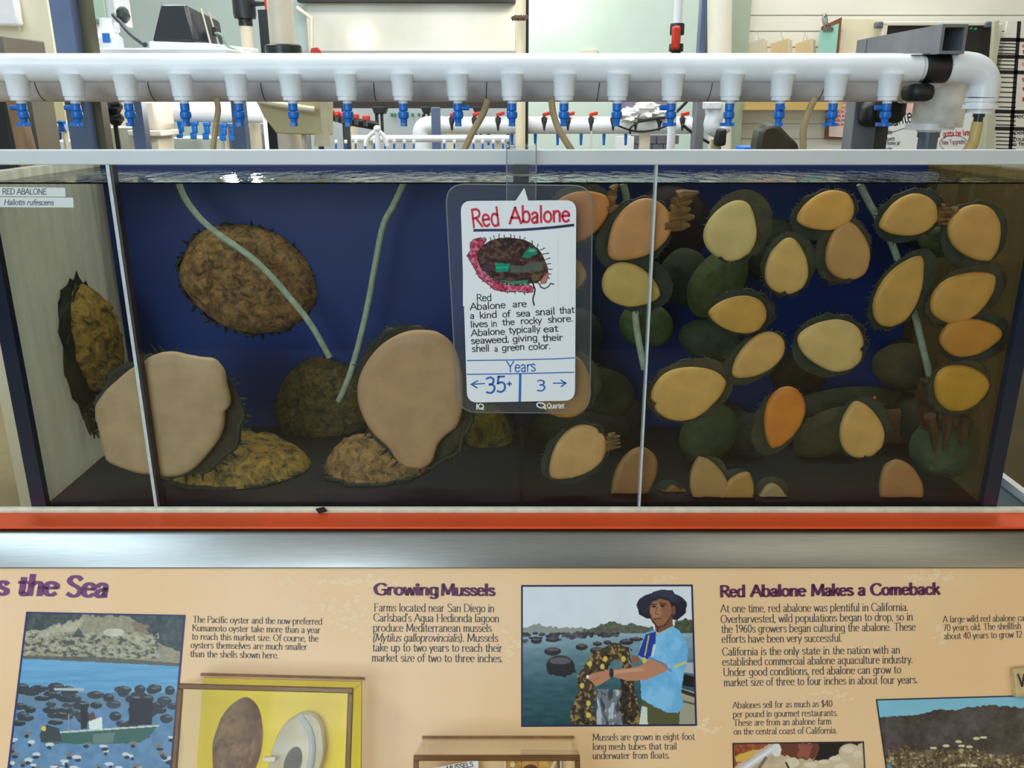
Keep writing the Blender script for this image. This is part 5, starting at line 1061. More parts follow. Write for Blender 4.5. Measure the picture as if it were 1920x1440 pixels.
# big bright far pipe with its own taps
wp = thing('far_white_pipe', 'bright thick white pipe with small blue taps seen under the pipe at left', 'pipe', tuple(at(410, 210, 2.8)))
MB().box(at(410, 206, 2.8).x, at(416, 206, 2.8).x, 2.82, 2.84, LBZ, at(410, 206, 2.8).z).build('stand', M_ivory, wp)
b = MB(); b.tube([at(296, 206, 2.8), at(505, 208, 2.8)], 0.036, 24); b.build('pipe', M_pvc, wp)
b = MB(); b.lathe(at(304, 200, 2.78), (0, 0, -1), [(-.03, .04), (0, .044), (.02, .04), (.04, .03), (.05, .025), (.12, .022)], 20); b.build('tee', M_pvc, wp)
for x, y0 in ((337, 226), (363, 228), (386, 229), (418, 231), (436, 232), (457, 233)):
    b = MB(); b.bxp(x - 6, y0, x + 6, y0 + 8, 2.76, 0.02); b.bxp(x - 4, y0 + 6, x + 5, y0 + 22, 2.762, 0.016); b.bxp(x - 7, y0 + 20, x + 4, y0 + 33, 2.765, 0.012); b.build('tap', M_blue, wp, bevel=0.003)
for x, nm in ((447, 'left'), (497, 'right')):
    tag(MB().cyl(at(x, 222, 2.7), Vector((at(x, 222, 2.7).x, 2.7, LBZ)), 0.007, 0.007, 12).build('thin_white_pipe', M_pvc), 'thin white upright pipe under the bright thick pipe, %s one of two' % nm, 'pipe', 'thin upright pipes')
tag(MB().bxp(408, 232, 434, 420, 3.0, 0.1).build('grey_divider', mat('slate_grey', (104, 108, 120), 0.5)), 'slate grey divider right of the leftmost tan hose', 'divider')
tag(MB().bxp(452, 240, 470, 420, 3.02, 0.1).build('umber_divider', mat('umber', (92, 80, 74), 0.5)), 'umber divider between the two thin white upright pipes', 'divider')
tag(MB().bxp(478, 232, 520, 420, 3.1, 0.1).build('speckled_box', mat('speckled', (176, 186, 190), 0.5, var=0.35, scale=60)), 'pale speckled box below the tan hopper, at its left', 'box')
tag(MB().bxp(520, 250, 572, 420, 3.05, 0.1).build('blue_grey_box', mat('bluegrey', (152, 164, 178), 0.5, var=0.2, scale=50)), 'blue-grey box with a dark window below the tan hopper', 'box')
o = thing('tan_hopper', 'tan sheet hopper with a slanted rim and paper slip under the sixth blue tap', 'hopper', tuple(at(560, 255, 2.1)))
MB().prism([at(478, 186, 2.1), at(617, 178, 2.1), at(617, 254, 2.1), at(560, 252, 2.1), at(518, 250, 2.1), at(496, 222, 2.1)], (0, 0.05, 0)).build('body', mat('tan_hopper', (196, 184, 138), 0.5, var=0.06), o, bevel=0.003)
b = MB(); b.tube([at(486, 190, 2.09), at(560, 202, 2.09), at(590, 206, 2.09)], 0.0075, 10); b.build('rim', mat('cream_laminate', (226, 218, 190)), o)
MB().box(at(560, 240, 2.1).x, at(566, 240, 2.1).x, 2.12, 2.14, 0, at(560, 250, 2.1).z).build('stand', M_ivory, o)
MB().prism([at(600, 184, 2.095), at(617, 178, 2.095), at(617, 254, 2.095), at(603, 252, 2.095)], (0, -0.002, 0)).build('paper_strip', mat('worn_paper', (206, 196, 164), 0.6, var=0.15, scale=30), o)
MB().prism([at(590, 252, 2.09), at(618, 250, 2.09), at(620, 274, 2.09), at(588, 275, 2.09)], (0, 0.002, 0)).build('paper_slip', mat('worn_paper', (206, 196, 164)), o)
# tan hoses hanging from the supply pipe to the tank
M_hose = mat('tan_hose', (196, 172, 124), 0.45, var=0.2, scale=20)
for pts, Y, r, lab in (([(405, 184, 0), (409, 205, 0), (404, 240, 0), (397, 300, 0)], 1.66, .0055, 'tan hose hanging between the fourth and fifth blue taps'), ([(915, 186, 0), (905, 215, 0), (885, 250, 0), (862, 300, 0)], 1.66, .0062, 'tan hose slanting down left beside the ninth blue tap'),
        ([(1034, 186, 0), (1038, 215, 0), (1052, 250, 0), (1084, 300, 0)], 1.66, .0062, 'tan hose curving down right between the tenth and eleventh blue taps'), ([(1528, 184, 0), (1516, 210, 0), (1506, 245, 0), (1507, 300, 0)], 1.66, .0066, 'brown-tan hose beside the dark boulder shape at right')):
    tag(MB().tube(spline([at(x, y, Y + d) for x, y, d in pts], 7), r, 10).build('hose', M_hose), lab, 'hose')
# ---- gear above the pipe, left
sh = thing('light_shelf', 'long white tray resting behind the supply pipe under the black lamp hood', 'shelf', tuple(at(280, 98, 2.05)))
b = MB(); zs = at(960, 97, 2.05).z; xs_a, xs_b = at(158, 92, 2.05).x, at(425, 92, 2.05).x
b.box(xs_a, xs_b, 2.05, 2.34, zs - 0.008, zs + 0.008); b.build('tray', M_white, sh, bevel=0.004)
for x in (xs_a + 0.02, xs_b - 0.05): MB().box(x, x + 0.03, 2.2, 2.23, 0, zs - 0.008).build('leg', M_post, sh)
hd = thing('lamp_hood', 'black wedge-shaped lamp hood on a white base above the pipe', 'lamp hood', tuple(at(345, 96, 2.1)))
zb_ = zs + 0.008
Yh = 2.10; a0, a1 = at(279, 90, Yh).x, at(412, 90, Yh).x
b = MB(); b.hexa([(a0, Yh, zb_), (a1 - 0.03, Yh, zb_), (a1 + 0.03, Yh + 0.22, zb_), (a0 + 0.05, Yh + 0.22, zb_), (a0, Yh, zb_ + 0.018), (a1 - 0.03, Yh, zb_ + 0.014), (a1 + 0.03, Yh + 0.22, zb_ + 0.014), (a0 + 0.05, Yh + 0.22, zb_ + 0.018)]); b.build('base', M_white, hd, bevel=0.004)
b = MB(); z0 = zb_ + 0.016; z1 = at(960, 8, Yh + 0.05).z
c0x, c1x, c2x = at(284, 80, Yh).x, at(366, 84, Yh).x, at(416, 88, Yh + 0.12).x
t0x, t1x, t2x = at(304, 8, Yh + 0.05).x, at(352, 10, Yh + 0.05).x, at(408, 36, Yh + 0.12).x
b.add([(c0x, Yh, z0), (c1x, Yh, z0), (c2x, Yh + 0.14, z0), (c0x + 0.05, Yh + 0.2, z0), (t0x, Yh + 0.04, z1), (t1x, Yh + 0.04, z1), (t2x, Yh + 0.14, z1 - 0.03), (t0x + 0.02, Yh + 0.17, z1)],
      [(3, 2, 1, 0), (4, 5, 6, 7), (0, 1, 5, 4), (1, 2, 6, 5), (2, 3, 7, 6), (3, 0, 4, 7)])
b.build('hood', mat('black_hood', (34, 40, 46), 0.35, var=0.15), hd, bevel=0.006)
b = MB(); pb = lambda x, y, Y: at(x, y, Y)
b.tube([pb(377, 16, Yh + 0.06), pb(398, 94, Yh + 0.03)], 0.0022, 6); b.tube([pb(392, 24, Yh + 0.09), pb(414, 96, Yh + 0.08)], 0.0022, 6); b.build('tie_cord', M_ivory, hd)
b = MB(); b.tube(spline([pb(404, 62, Yh + 0.06), pb(416, 66, Yh + 0.05), pb(424, 84, Yh + 0.05), pb(446, 97, Yh + 0.06)], 6), 0.003, 8); b.build('power_cord', mat('green_white_cord', (150, 180, 160), 0.5, var=0.4, scale=60), hd)
MB().bxp(397, 50, 404, 68, Yh + 0.06, 0.02).build('switch', M_black, hd, bevel=0.002)
o = thing('instrument_box', 'sage green instrument box with beige side at the top left, beside the steel post', 'instrument', tuple(at(185, 42, 2.4)))
MB().bxp(166, -40, 194, 38, 2.4, 0.1).build('front', mat('sage_plastic', (176, 196, 176), 0.5, var=0.05), o, bevel=0.003); MB().bxp(150, -40, 166, 40, 2.42, 0.1).build('side', mat('beige_side', (150, 136, 110), 0.5), o); MB().bxp(194, -40, 213, 46, 2.41, 0.1).build('bracket', mat('light_grey', (206, 210, 210), 0.5), o); MB().bxp(154, 38, 196, 44, 2.39, 0.1).build('foot_strip', mat('grey_green', (120, 134, 112), 0.5), o)
MB().bxp(155, 43, 205, 86, 2.40, 0.06).build('white_base', M_white, o, bevel=0.003)
o = thing('spray_bottle', 'white bottle with a blue label standing on the tray beside the sage box', 'bottle', tuple(at(202, 80, 2.2)))
b = MB(); b.lathe(Vector((at(203, 80, 2.2).x, 2.2, zs + 0.008)), (0, 0, 1), [(0, .034), (.03, .034), (.045, .02), (.06, .014), (.075, .014)], 18); b.build('body', M_white, o); MB().bxp(192, 62, 206, 80, 2.164, 0.002).build('label', M_blue, o)
MB().bxp(213, 42, 219, 60, 2.19, 0.02).build('nozzle', M_white, o, bevel=0.003)
o = tag(MB().tube(spline([at(213, 28, 2.35), at(226, 42, 2.3), at(246, 64, 2.2), at(272, 84, 2.14)], 6), 0.006, 8).blob(at(231, 28, 2.33), 0.016, 0.016, 0.02, 0.2).build('dark_cable', mat('dark_green_cable', (46, 58, 54), 0.5)), 'thick dark cable with a plug sagging to the left foot of the lamp hood', 'cable')
# ---- valve stacks above the pipe
def valve_pipe(name, label, x, Y, wpx, ytop, ybot, union=None, red=None, handle_dx=0, pipe_m=M_ivory):
    t = thing(name, label, 'pipe', tuple(at(x, ybot, Y))); k = pxm(x, 50, Y); X = at(x, (ytop + ybot) / 2, Y).x
    z0, z1 = base(Y), at(x, ytop, Y).z
    MB().cyl((X, Y, z0), (X, Y, z1), wpx * k / 2, None, 24).build('pipe', pipe_m, t)
    for (ya, yb, w2) in union or []:
        b = MB(); zz0, zz1 = at(x, yb, Y).z, at(x, ya, Y).z; r = w2 * k / 2; b.lathe((X, Y, zz0), (0, 0, 1), [(0, r * .93), ((zz1 - zz0) * .12, r), ((zz1 - zz0) * .88, r), (zz1 - zz0, r * .93)], 20); b.build('union_collar', M_dark, t)
    if red:
        xa, ya, xb, yb = red; b = MB(); b.bxp(xa, ya, xb, yb, Y - wpx * k / 2 - 0.03, 0.014); b.build('handle', M_red, t, bevel=0.006)
        MB().cyl((at((xa + xb) / 2, (ya + yb) / 2, Y - .02).x, Y - wpx * k / 2 - 0.02, at(x, (ya + yb) / 2, Y).z), (X, Y, at(x, (ya + yb) / 2, Y).z), 0.008, 0.008, 10).build('stem', M_dark, t)
    return t
valve_pipe('valve_pipe', 'thin ivory pipe with a dark union and red valve handle, right of the lamp hood', 470, 2.9, 22, -30, 330, [(-30, 35, 42), (33, 49, 26)], (495, -20, 514, 36))
valve_pipe('valve_pipe', 'thick ivory pipe in a wide black collar above the sixth tap', 536, 2.2, 47, -30, 340, [(64, 92, 46), (84, 104, 68)], None)
tag(MB().bxp(495, 18, 511, 420, 2.45, 0.03).build('black_upright', M_black), 'black upright bar between the two ivory valve pipes', 'upright')
o = thing('red_lever', 'small red lever peeking over the pipe right of the thick ivory pipe', 'lever', (at(590, 100, 2.5).x, 2.5, 1.06))
MB().prism([at(580, 104, 2.5), at(583, 90, 2.5), at(594, 88, 2.5), at(602, 97, 2.5), at(600, 104, 2.5)], (0, 0.02, 0)).build('handle', M_red, o, bevel=0.002)
MB().cyl(Vector((at(590, 100, 2.5).x, 2.512, 1.06)), at(590, 102, 2.512), 0.008).build('stem', M_dark, o)
valve_pipe('strapped_pipe', 'cream upright pipe tied with a brown strap at the centre top', 976, 3.6, 19, -40, 420, None, None, pipe_m=mat('cream_pipe', (226, 216, 186), 0.5, var=0.06))
b = MB()
for k in range(5): b.tube([at(963 + k * 5, 30 + (k % 2) * 2, 3.55), at(966 + k * 5, 37 - (k % 2) * 2, 3.55)], 0.012, 8)
sp_ = bpy.data.objects['strapped_pipe']; b.build('strap', mat('brown_strap', (92, 72, 50), 0.7), sp_)
tag(MB().bxp(985, -40, 991, 420, 3.64, 0.05).build('dark_channel', M_dark), 'thin dark channel standing directly right of the strapped cream pipe', 'channel')
valve_pipe('valve_pipe', 'thin white pipe with an orange-red handled valve between two black unions, right of centre', 1263, 2.6, 16, -30, 380, [(44, 66, 27), (82, 97, 27), (95, 130, 18)], (1260, 48, 1276, 93), pipe_m=M_pvc)
# ---- back wall features
wp_ = thing('gloss_panel', 'large glossy cream wall panel with a dark top edge, behind the pipe at centre left', 'wall panel', tuple(at(770, 100, 6.4)))
MB().bxp(576, 5, 966, 96, 6.40, 0.04).build('sheet', mat('cream_gloss', (222, 220, 206), 0.16, var=0.03, spec=0.7), wp_); MB().bxp(560, 95, 968, 101, 6.36, 0.08).build('bottom_ledge', mat('ledge_grey', (160, 160, 156), 0.5), wp_); MB().bxp(556, -20, 968, 3, 6.3, 0.1).build('top_edge', M_black, wp_)
b = MB(); b.tube([at(556, 14, 5.9), at(584, 34, 5.9), at(584, 98, 5.9)], 0.014, 8); b.build('side_rod', M_ivory, wp_)
MB().bxp(991, -60, 1318, 320, 6.44, 0.055).build('trim_2', mat('pale_mint_board', (206, 224, 214), 0.5, var=0.02), kind='structure')
tag(MB().bxp(1090, 93, 1120, 112, 6.42, 0.02).build('wall_outlet', M_ivory, bevel=0.004), 'ivory outlet plate on the pale green wall just above the pipe', 'outlet')
tag(MB().bxp(1308, -60, 1320, 420, 4.3, 0.06).build('steel_channel', M_post, bevel=0.004), 'dark steel channel upright left of the white column, upper right', 'channel')
tag(MB().bxp(1318, -60, 1326, 420, 4.32, 0.05).build('steel_channel', M_steel), 'shiny narrow edge upright directly right of the dark steel channel', 'channel')
tag(MB().cyl(at(1349, 440, 4.2), at(1349, -60, 4.2), 0.054, None, 28).build('white_column', mat('white_column', (226, 222, 206), 0.5, var=0.05)), 'round white column beside the sage corner trim', 'column')
# ---- second row: big white pipe with red-handled taps
mf = thing('far_manifold', 'thick white far pipe with red-handled taps, seen below the supply pipe at centre', 'pipe', tuple(at(1050, 236, 3.7)))
YM = 3.7; km = pxm(1050, 236, YM); zm = at(1050, 235, YM).z; rm = 15.5 * km
xm_ = at(790, 236, YM).x
b = MB(); b.tube([(at(812, 236, YM).x, YM, zm), (at(1296, 236, YM).x, YM, zm)], rm, 28); b.build('pipe', M_pvc, mf)
b = MB(); b.tube(spline([(at(832, 236, YM).x, YM, zm), (xm_ + 0.03, YM, zm), (xm_ + 0.006, YM, zm - 0.012), (xm_ - 0.002, YM, zm - 0.04), (xm_ - 0.002, YM, zm - 0.12)], 5), rm * 1.06, 24); b.build('elbow', M_pvc, mf)
first = None
for i, x in enumerate((848, 890, 934, 978, 1020, 1064, 1107, 1148, 1190, 1234, 1277)):
    X = at(x, 230, YM).x
    if first is None:
        bb = MB(); bb.lathe((X, YM - rm * 0.6, zm + rm * 1.0), (0, -0.25, -1), [(0, .006), (.004, .012), (.022, .013), (.034, .009), (.05, .004), (.056, .003)], 10); tb = bb.build('tap', M_dark, mf); X0 = X
        bb = MB(); bb.obox((X - 0.006, YM - rm * 0.6 - 0.012, zm + rm * 1.0), (0.034, 0, 0.008), (0, 0.02, 0), (-0.002, 0, 0.014)); hb = bb.build('tap_handle', M_red, tb, bevel=0.003)
        bb = MB(); bb.cyl((X + 0.002, YM - rm * 0.3, zm - rm * 1.0), (X + 0.002, YM - rm * 0.3, zm - rm * 1.0 - 0.045), 0.007, 0.005, 8); db = bb.build('drip_tap', M_blue, mf); first = tb
    else:
        t2 = tb.copy(); COL.objects.link(t2); t2.location = (X - X0, 0, 0); h2 = hb.copy(); COL.objects.link(h2); h2.parent = t2
        if x < 1200: d2 = db.copy(); COL.objects.link(d2); d2.location = (X - X0 + at(26, 0, YM).x - at(0, 0, YM).x, 0, 0)
for x in (978, 1107): 
    b = MB(); X = at(x, 245, YM).x; b.tube([(X + 0.002, YM - rm * 0.9, zm - 0.02), (X + 0.004, YM - rm, LBZ + 0.01)], 0.0035, 6); tag(b.build('drip_line', mat('clear_hose', (206, 210, 204), 0.3)), 'thin pale drip line below a red-handled tap, %s' % ('left of centre hook' if x == 978 else 'right of the curving tan hose'), 'drip line')
for x in (838, 1200): MB().box(at(x, 250, YM).x, at(x, 250, YM).x + 0.04, YM - 0.02, YM + 0.02, LBZ, zm - rm * 0.9).build('stand', M_ivory, mf)
tag(MB().bxp(809, 201, 825, 420, 3.3, 0.05).build('grey_upright', M_post, bevel=0.003), 'blue-grey upright in front of the elbow of the far white pipe', 'upright')
# dark lamp bar and lamps, far wall board
tag(MB().bxp(616, 190, 960, 203, 4.2, 0.04).box(at(640, 203, 4.2).x, at(646, 203, 4.2).x, 4.2, 4.23, LBZ, at(640, 203, 4.2).z).box(at(950, 203, 4.2).x, at(956, 203, 4.2).x, 4.2, 4.23, LBZ, at(640, 203, 4.2).z).build('lamp_rail', mat('lamp_rail', (52, 44, 36), 0.6, var=0.3)), 'long dark beam under the grey drain pipe at centre left', 'beam')
for (x0, x1), lab in (((696, 724), 'black flared lamp below the dark beam, left one'), ((788, 808), 'black flared lamp below the dark beam beside the grey upright'), ((885, 905), 'black flared lamp below the dark beam behind the slanting hose')):
    o = thing('hanging_lamp', lab, 'lamp', tuple(at((x0 + x1) / 2, 203, 4.18)), 'black lamps under the dark beam'); xm0 = (x0 + x1) / 2
    MB().prism([at(x0, 200, 4.18), at(x1, 200, 4.18), at(x1 - 5, 214, 4.18), at(x0 + 6, 214, 4.18)], (0, 0.1, 0)).build('shade', M_black, o, bevel=0.004); b = MB(); b.bxp(xm0 - 6, 214, xm0 - 1, 262, 4.2, 0.03); b.bxp(xm0 + 4, 214, xm0 + 8, 262, 4.2, 0.03); b.build('arm', M_black, o)
tag(MB().bxp(590, 200, 985, 330, 5.0, 0.04).build('grey_backboard', mat('pale_backboard', (172, 178, 182), 0.6, var=0.08)), 'pale grey backboard with small tags behind the lamps at centre left', 'board')
b = MB()
for x, c in ((732, 1), (738, 1), (746, 0), (756, 1), (771, 1), (783, 1)): b.bxp(x, 212, x + 4, 216, 4.985, 0.016)
tag(b.build('tag_strip', mat('green_tag', (30, 140, 90), 0.5)), 'row of tiny green tags on the pale grey backboard', 'tag strip')
rv = thing('small_red_manifold', 'dark pipe with small red tap heads right of the tan hopper', 'manifold', tuple(at(655, 225, 3.2)))
MB().tube([at(612, 214, 3.1), at(650, 226, 3.2), at(705, 236, 3.3)], 0.016, 12).build('pipe', M_black, rv)
MB().box(at(650, 226, 3.2).x - .01, at(650, 226, 3.2).x + .01, 3.19, 3.21, LBZ, at(650, 226, 3.2).z).build('stand', M_dark, rv)
for x, y in ((620, 210), (631, 213), (642, 215), (667, 218), (684, 221)):
    b = MB(); b.bxp(x - 5, y - 5, x + (5 if x < 680 else 9), y + 5, 3.06, 0.02); b.build('tap_handle', M_red, rv, bevel=0.004); MB().bxp(x - 3, y + 4, x + 3, y + 16, 3.075, 0.02).build('tap', M_dark, rv)
tag(MB().cyl(Vector((at(657, 226, 3.4).x, 3.4, LBZ)), at(657, 226, 3.4), 0.026, None, 20).build('cream_standpipe', mat('cream_pipe', (226, 216, 186))), 'short cream standpipe below the small red tap heads', 'pipe')
lp = thing('low_white_pipe', 'thin bright white pipe with tiny white and blue taps just above the tank rim', 'pipe', tuple(at(800, 262, 3.0)))
b = MB(); b.tube([at(660, 260, 3.0), at(955, 260, 3.0)], 0.0115, 14); b.build('pipe', M_pvc, lp)
for x in (630, 648, 667, 685, 702, 722, 739, 758, 776, 833, 852, 888, 905, 925, 943):
    b = MB(); b.lathe(at(x, 262, 2.97), (0, 0, -1), [(0, .003), (.003, .0055), (.010, .0055), (.013, .003)], 8); b.build('tap_cap', M_white, lp); MB().cyl(at(x, 270, 2.97), at(x, 279, 2.97), 0.0035, 0.003, 8).build('tap', M_blue, lp)
for x in (690, 930): MB().bxp(x, 262, x + 12, 420, 3.0, 0.02).build('stand', M_ivory, lp)
o = thing('white_tripod', 'small glossy white tripod fitting above the rim, left of the far elbow', 'fitting', tuple(at(706, 275, 2.9)))
b = MB(); b.tube(spline([at(686, 274, 2.9), at(690, 258, 2.9), at(706, 244, 2.9)], 4), 0.007, 8); b.tube(spline([at(726, 274, 2.9), at(720, 256, 2.9), at(708, 244, 2.9)], 4), 0.007, 8); b.tube([at(707, 242, 2.9), Vector((at(707, 242, 2.9).x, 2.9, LBZ))], 0.009, 8); b.build('legs', M_white, o); MB().blob(at(707, 242, 2.9), 0.012, 0.012, 0.012, 0).build('cap', M_white, o)
# ---- centre right: bag, cables, blocks, pump
o = tag(MB().blob(at(1180, 216, 3.68), 0.045, 0.05, 0.030, 0.6, 14).blob(at(1212, 208, 3.68), 0.055, 0.05, 0.036, 0.6, 14).blob(at(1240, 214, 3.68), 0.030, 0.04, 0.026, 0.5, 14).build('plastic_bag', mat('white_bag', (236, 236, 232), 0.35, var=0.05), smooth=60), 'crumpled white plastic bag lying on the far white pipe', 'bag')
b = MB(); b.tube(spline([at(1196, 228, 3.62), at(1230, 222, 3.6), at(1260, 216, 3.6), at(1292, 186, 3.6)], 6), 0.006, 6); b.tube(spline([at(1150, 232, 3.6), at(1190, 246, 3.6), at(1226, 244, 3.6), at(1250, 236, 3.6)], 6), 0.004, 6); b.tube(spline([at(1182, 252, 3.6), at(1182, 240, 3.6), at(1196, 230, 3.6)], 4), 0.004, 6); b.tube(spline([at(1280, 234, 3.58), at(1300, 250, 3.58), at(1330, 268, 3.58)], 5), 0.006, 6); b.build('cable_tangle', M_black)
tag(bpy.data.objects['cable_tangle'], 'tangle of black cables over the right end of the far white pipe', 'cable')
for i in range(4):
    for r_ in range(2):
        x0 = 1190 + i * 21 - r_ * 9; y0 = 254 + r_ * 17
        tag(MB().bxp(x0, y0, x0 + 20, y0 + 16, 4.1, 0.14).build('grey_block', mat('grey_block', (98, 98, 108), 0.8, var=0.15, scale=20), bevel=0.002), 'dark grey masonry block in the stack under the white bag, %s row, %s' % (('upper', 'lower')[r_], ('leftmost', 'second from left', 'third from left', 'rightmost')[i]), 'block', 'stacked grey blocks')
tag(MB().bxp(1176, 286, 1285, 420, 4.1, 0.14).build('block_base', mat('grey_block', (98, 98, 108))), 'dark base under the stacked grey blocks', 'base')
tag(MB().bxp(1154, 256, 1188, 420, 3.95, 0.04).build('white_board', M_white), 'plain white board left of the grey blocks', 'board')
tag(MB().bxp(1158, 188, 1250, 214, 6.43, 0.012).build('lilac_card', mat('lilac_card', (150, 142, 168), 0.6, var=0.3, scale=14)), 'lilac patterned card behind the white plastic bag', 'card')
tag(MB().bxp(1303, 186, 1320, 420, 3.5, 0.06).build('grey_upright', M_grey, bevel=0.003), 'grey upright right of the cable tangle', 'upright')
o = thing('white_trap', 'milky white round trap fitting with a black box below it, right of the grey upright', 'fitting', tuple(at(1345, 260, 3.4)))
MB().tube(spline([at(1338, 196, 3.4), at(1340, 216, 3.4), at(1336, 236, 3.4), at(1350, 246, 3.4), at(1364, 238, 3.4)], 6), [0.034] * 13 + [0.034, 0.032, 0.03, 0.028, 0.026, 0.024, 0.022, 0.02, 0.02, 0.02, 0.02, 0.02], 18).build('bend', mat('milky_plastic', (214, 220, 224), 0.3, var=0.1), o)
MB().bxp(1326, 190, 1354, 206, 3.36, 0.09).build('collar', mat('milky_plastic', (214, 220, 224)), o, bevel=0.006); MB().bxp(1343, 241, 1363, 274, 3.36, 0.05).build('black_box', M_black, o, bevel=0.01); MB().bxp(1335, 262, 1352, 420, 3.4, 0.03).build('support', mat('pale_olive', (168, 164, 116), 0.5), o)
# ---- on and before the slatted wall
YK = WY - 0.03
M_card = mat('kraft_card', (214, 190, 142), 0.6, var=0.08, scale=6)
for (x0, x1, yt), m, lab in (((1404, 1437, 72), mat('pale_card', (216, 206, 180), 0.6, var=0.05), 'pale folded card hanging on the slatted wall, nearest the sage trim'), ((1445, 1484, 72), M_card, 'kraft folded card hanging on the slatted wall, middle of three'), ((1492, 1528, 72), M_card, 'kraft folded card hanging on the slatted wall, beside the mint clipboard')):
    o = thing('hanging_card', lab, 'card', tuple(at(x0, 110, YK)))
    MB().prism([at(x0, yt + 10, YK - 0.03), at(x1 - 6, yt, YK - 0.06), at(x1 - 4, 140, YK - 0.06), at(x0 - 2, 140, YK - 0.03)], (0, 0.004, 0)).build('front_leaf', m, o, smooth=0); MB().prism([at(x1 - 6, yt, YK - 0.06), at(x1, yt + 4, YK), at(x1, 140, YK), at(x1 - 5, 140, YK - 0.06)], (0.004, 0, 0)).build('side_leaf', mat('ivory_plastic', (222, 212, 190)), o, smooth=0)
    b = MB(); b.tube([at((x0 + x1) / 2 - 4, yt + 4, YK - 0.04), at((x0 + x1) / 2, yt - 12, YK - 0.01), at((x0 + x1) / 2 + 4, yt + 3, YK - 0.05)], 0.002, 6); b.build('hook', M_steel, o)
o = thing('clipboard', 'tilted brown clipboard with mint green paper hanging on the slatted wall', 'clipboard', tuple(at(1555, 104, YK)))
MB().prism([at(1541, 50, YK - 0.04), at(1579, 32, YK - 0.04), at(1568, 140, YK - 0.04), at(1530, 140, YK - 0.04)], (0, 0.008, 0)).build('board', mat('board_brown', (122, 78, 52), 0.6), o, smooth=0)
MB().prism([at(1538, 58, YK - 0.046), at(1573, 44, YK - 0.046), at(1564, 140, YK - 0.046), at(1528, 140, YK - 0.046)], (0, 0.003, 0)).build('paper', mat('mint_paper', (150, 206, 190), 0.6, var=0.04), o, smooth=0)
b = MB(); b.tube(spline([at(1548, 54, YK - .05), at(1543, 36, YK - .05), at(1548, 28, YK - .05), at(1552, 48, YK - .05), at(1562, 56, YK - .05)], 5), 0.006, 8); b.bxp(1544, 50, 1562, 58, YK - .055, .012); b.build('clip', M_steel, o)
tag(MB().bxp(1575, 36, 1646, 140, YK + 0.02, 0.004).build('wall_paper_sheet', mat('aged_sheet', (224, 216, 186), 0.6, var=0.1, scale=6), smooth=0), 'cream paper sheet on the slatted wall between clipboard and blackboard', 'paper')
o = thing('blackboard', 'black board in a white frame behind the end of the square tube', 'board', tuple(at(1750, 200, WY - .05)))
MB().bxp(1652, 44, 1852, 215, WY - 0.05, 0.02).build('panel', mat('black_panel', (34, 30, 26), 0.5, var=0.2), o); b = MB(); b.bxp(1650, 40, 1856, 48, WY - 0.07, 0.04); b.bxp(1645, 44, 1655, 215, WY - 0.07, 0.04); b.bxp(1850, 44, 1860, 320, WY - 0.07, 0.04); b.build('frame', mat('frame_white', (216, 214, 200), 0.4), o, bevel=0.004); b = MB(); b.bxp(1645, 40, 1657, 52, WY - .08, .05); b.bxp(1848, 40, 1862, 52, WY - .08, .05); b.build('corner_cap', mat('cap_grey', (92, 100, 112), 0.4), o, bevel=0.006)
b = MB(); lettering(b, ',,', (1818, 52), (1834, 54), 14, lambda x, y: at(x, y, WY - 0.0515), 'sans'); b.build('chalk_mark', mat('teal_chalk', (40, 170, 130), 0.6), o, smooth=0)
tag(MB().bxp(1700, 190, 1718, 214, WY - 0.058, 0.004).build('red_note', mat('pink_note', (232, 190, 186), 0.6, var=0.2, scale=40), smooth=0), 'small pink and white note on the blackboard left of the drain elbow', 'note')
o = thing('volunteer_whiteboard', 'whiteboard with handwritten lists behind the drain down-pipe at right', 'whiteboard', tuple(at(1740, 300, WY - .1)))
YV = WY - 0.10
MB().prism([at(1648, 214, YV), at(1832, 212, YV), at(1826, 420, YV), at(1640, 420, YV)], (0, 0.015, 0)).build('board', mat('whiteboard', (222, 226, 226), 0.3, var=0.02), o, smooth=0)
vm = lambda x, y: at(x, y, YV - 0.001)
b = MB(); lettering(b, 'oLunte', (1653, 238), (1712, 228), 26, vm, 'hand', 0, .9); marks(b, [(q, 244 + 4 * math.sin((q - 1650) / 11)) for q in range(1655, 1730, 6)], 1.2, vm); b.build('title_writing', M_kmk, o, smooth=0)
b = MB()
for s, x0, x1, y in (('cat table', 1651, 1673, 252), ('main guests', 1650, 1678, 264), ('cash money jar', 1650, 1688, 272), ('be awake', 1649, 1673, 283)): lettering(b, s, (x0, y), (x1, y - 1), 7, vm, 'hand', 0, 1.1)
b.build('list_writing', M_kmk, o, smooth=0)
b = MB(); lettering(b, 'As', (1724, 260), (1736, 259), 9, vm, 'hand'); lettering(b, 'bas', (1723, 271), (1735, 270), 7, vm, 'hand'); lettering(b, 'a tan', (1718, 286), (1736, 285), 7, vm, 'hand'); b.build('blue_writing', M_bmk, o, smooth=0)
b = MB(); lettering(b, 'gotta be late', (1768, 256), (1820, 253), 10, vm, 'hand', 0, 1.2); b.build('red_writing', M_rmk, o, smooth=0)
b = MB(); lettering(b, 'New Topgrades', (1766, 271), (1810, 269), 8, vm, 'hand'); marks(b, [(1788 + 26 * math.cos(q), 269 + 15 * math.sin(q)) for q in [k * math.pi / 14 for k in range(29)]], 1.1, vm); b.build('plum_writing', mat('plum_marker', (120, 40, 60), 0.5), o, smooth=0)
tag(MB().prism([at(1866, 40, WY - .14), at(1874, 38, WY - .14), at(1850, 420, WY - .14), at(1836, 420, WY - .14)], (0, .03, 0)).build('sage_rail', mat('sage_rail', (180, 184, 160), 0.5)), 'pale sage rail leaning left of the black-ruled schedule board', 'rail')
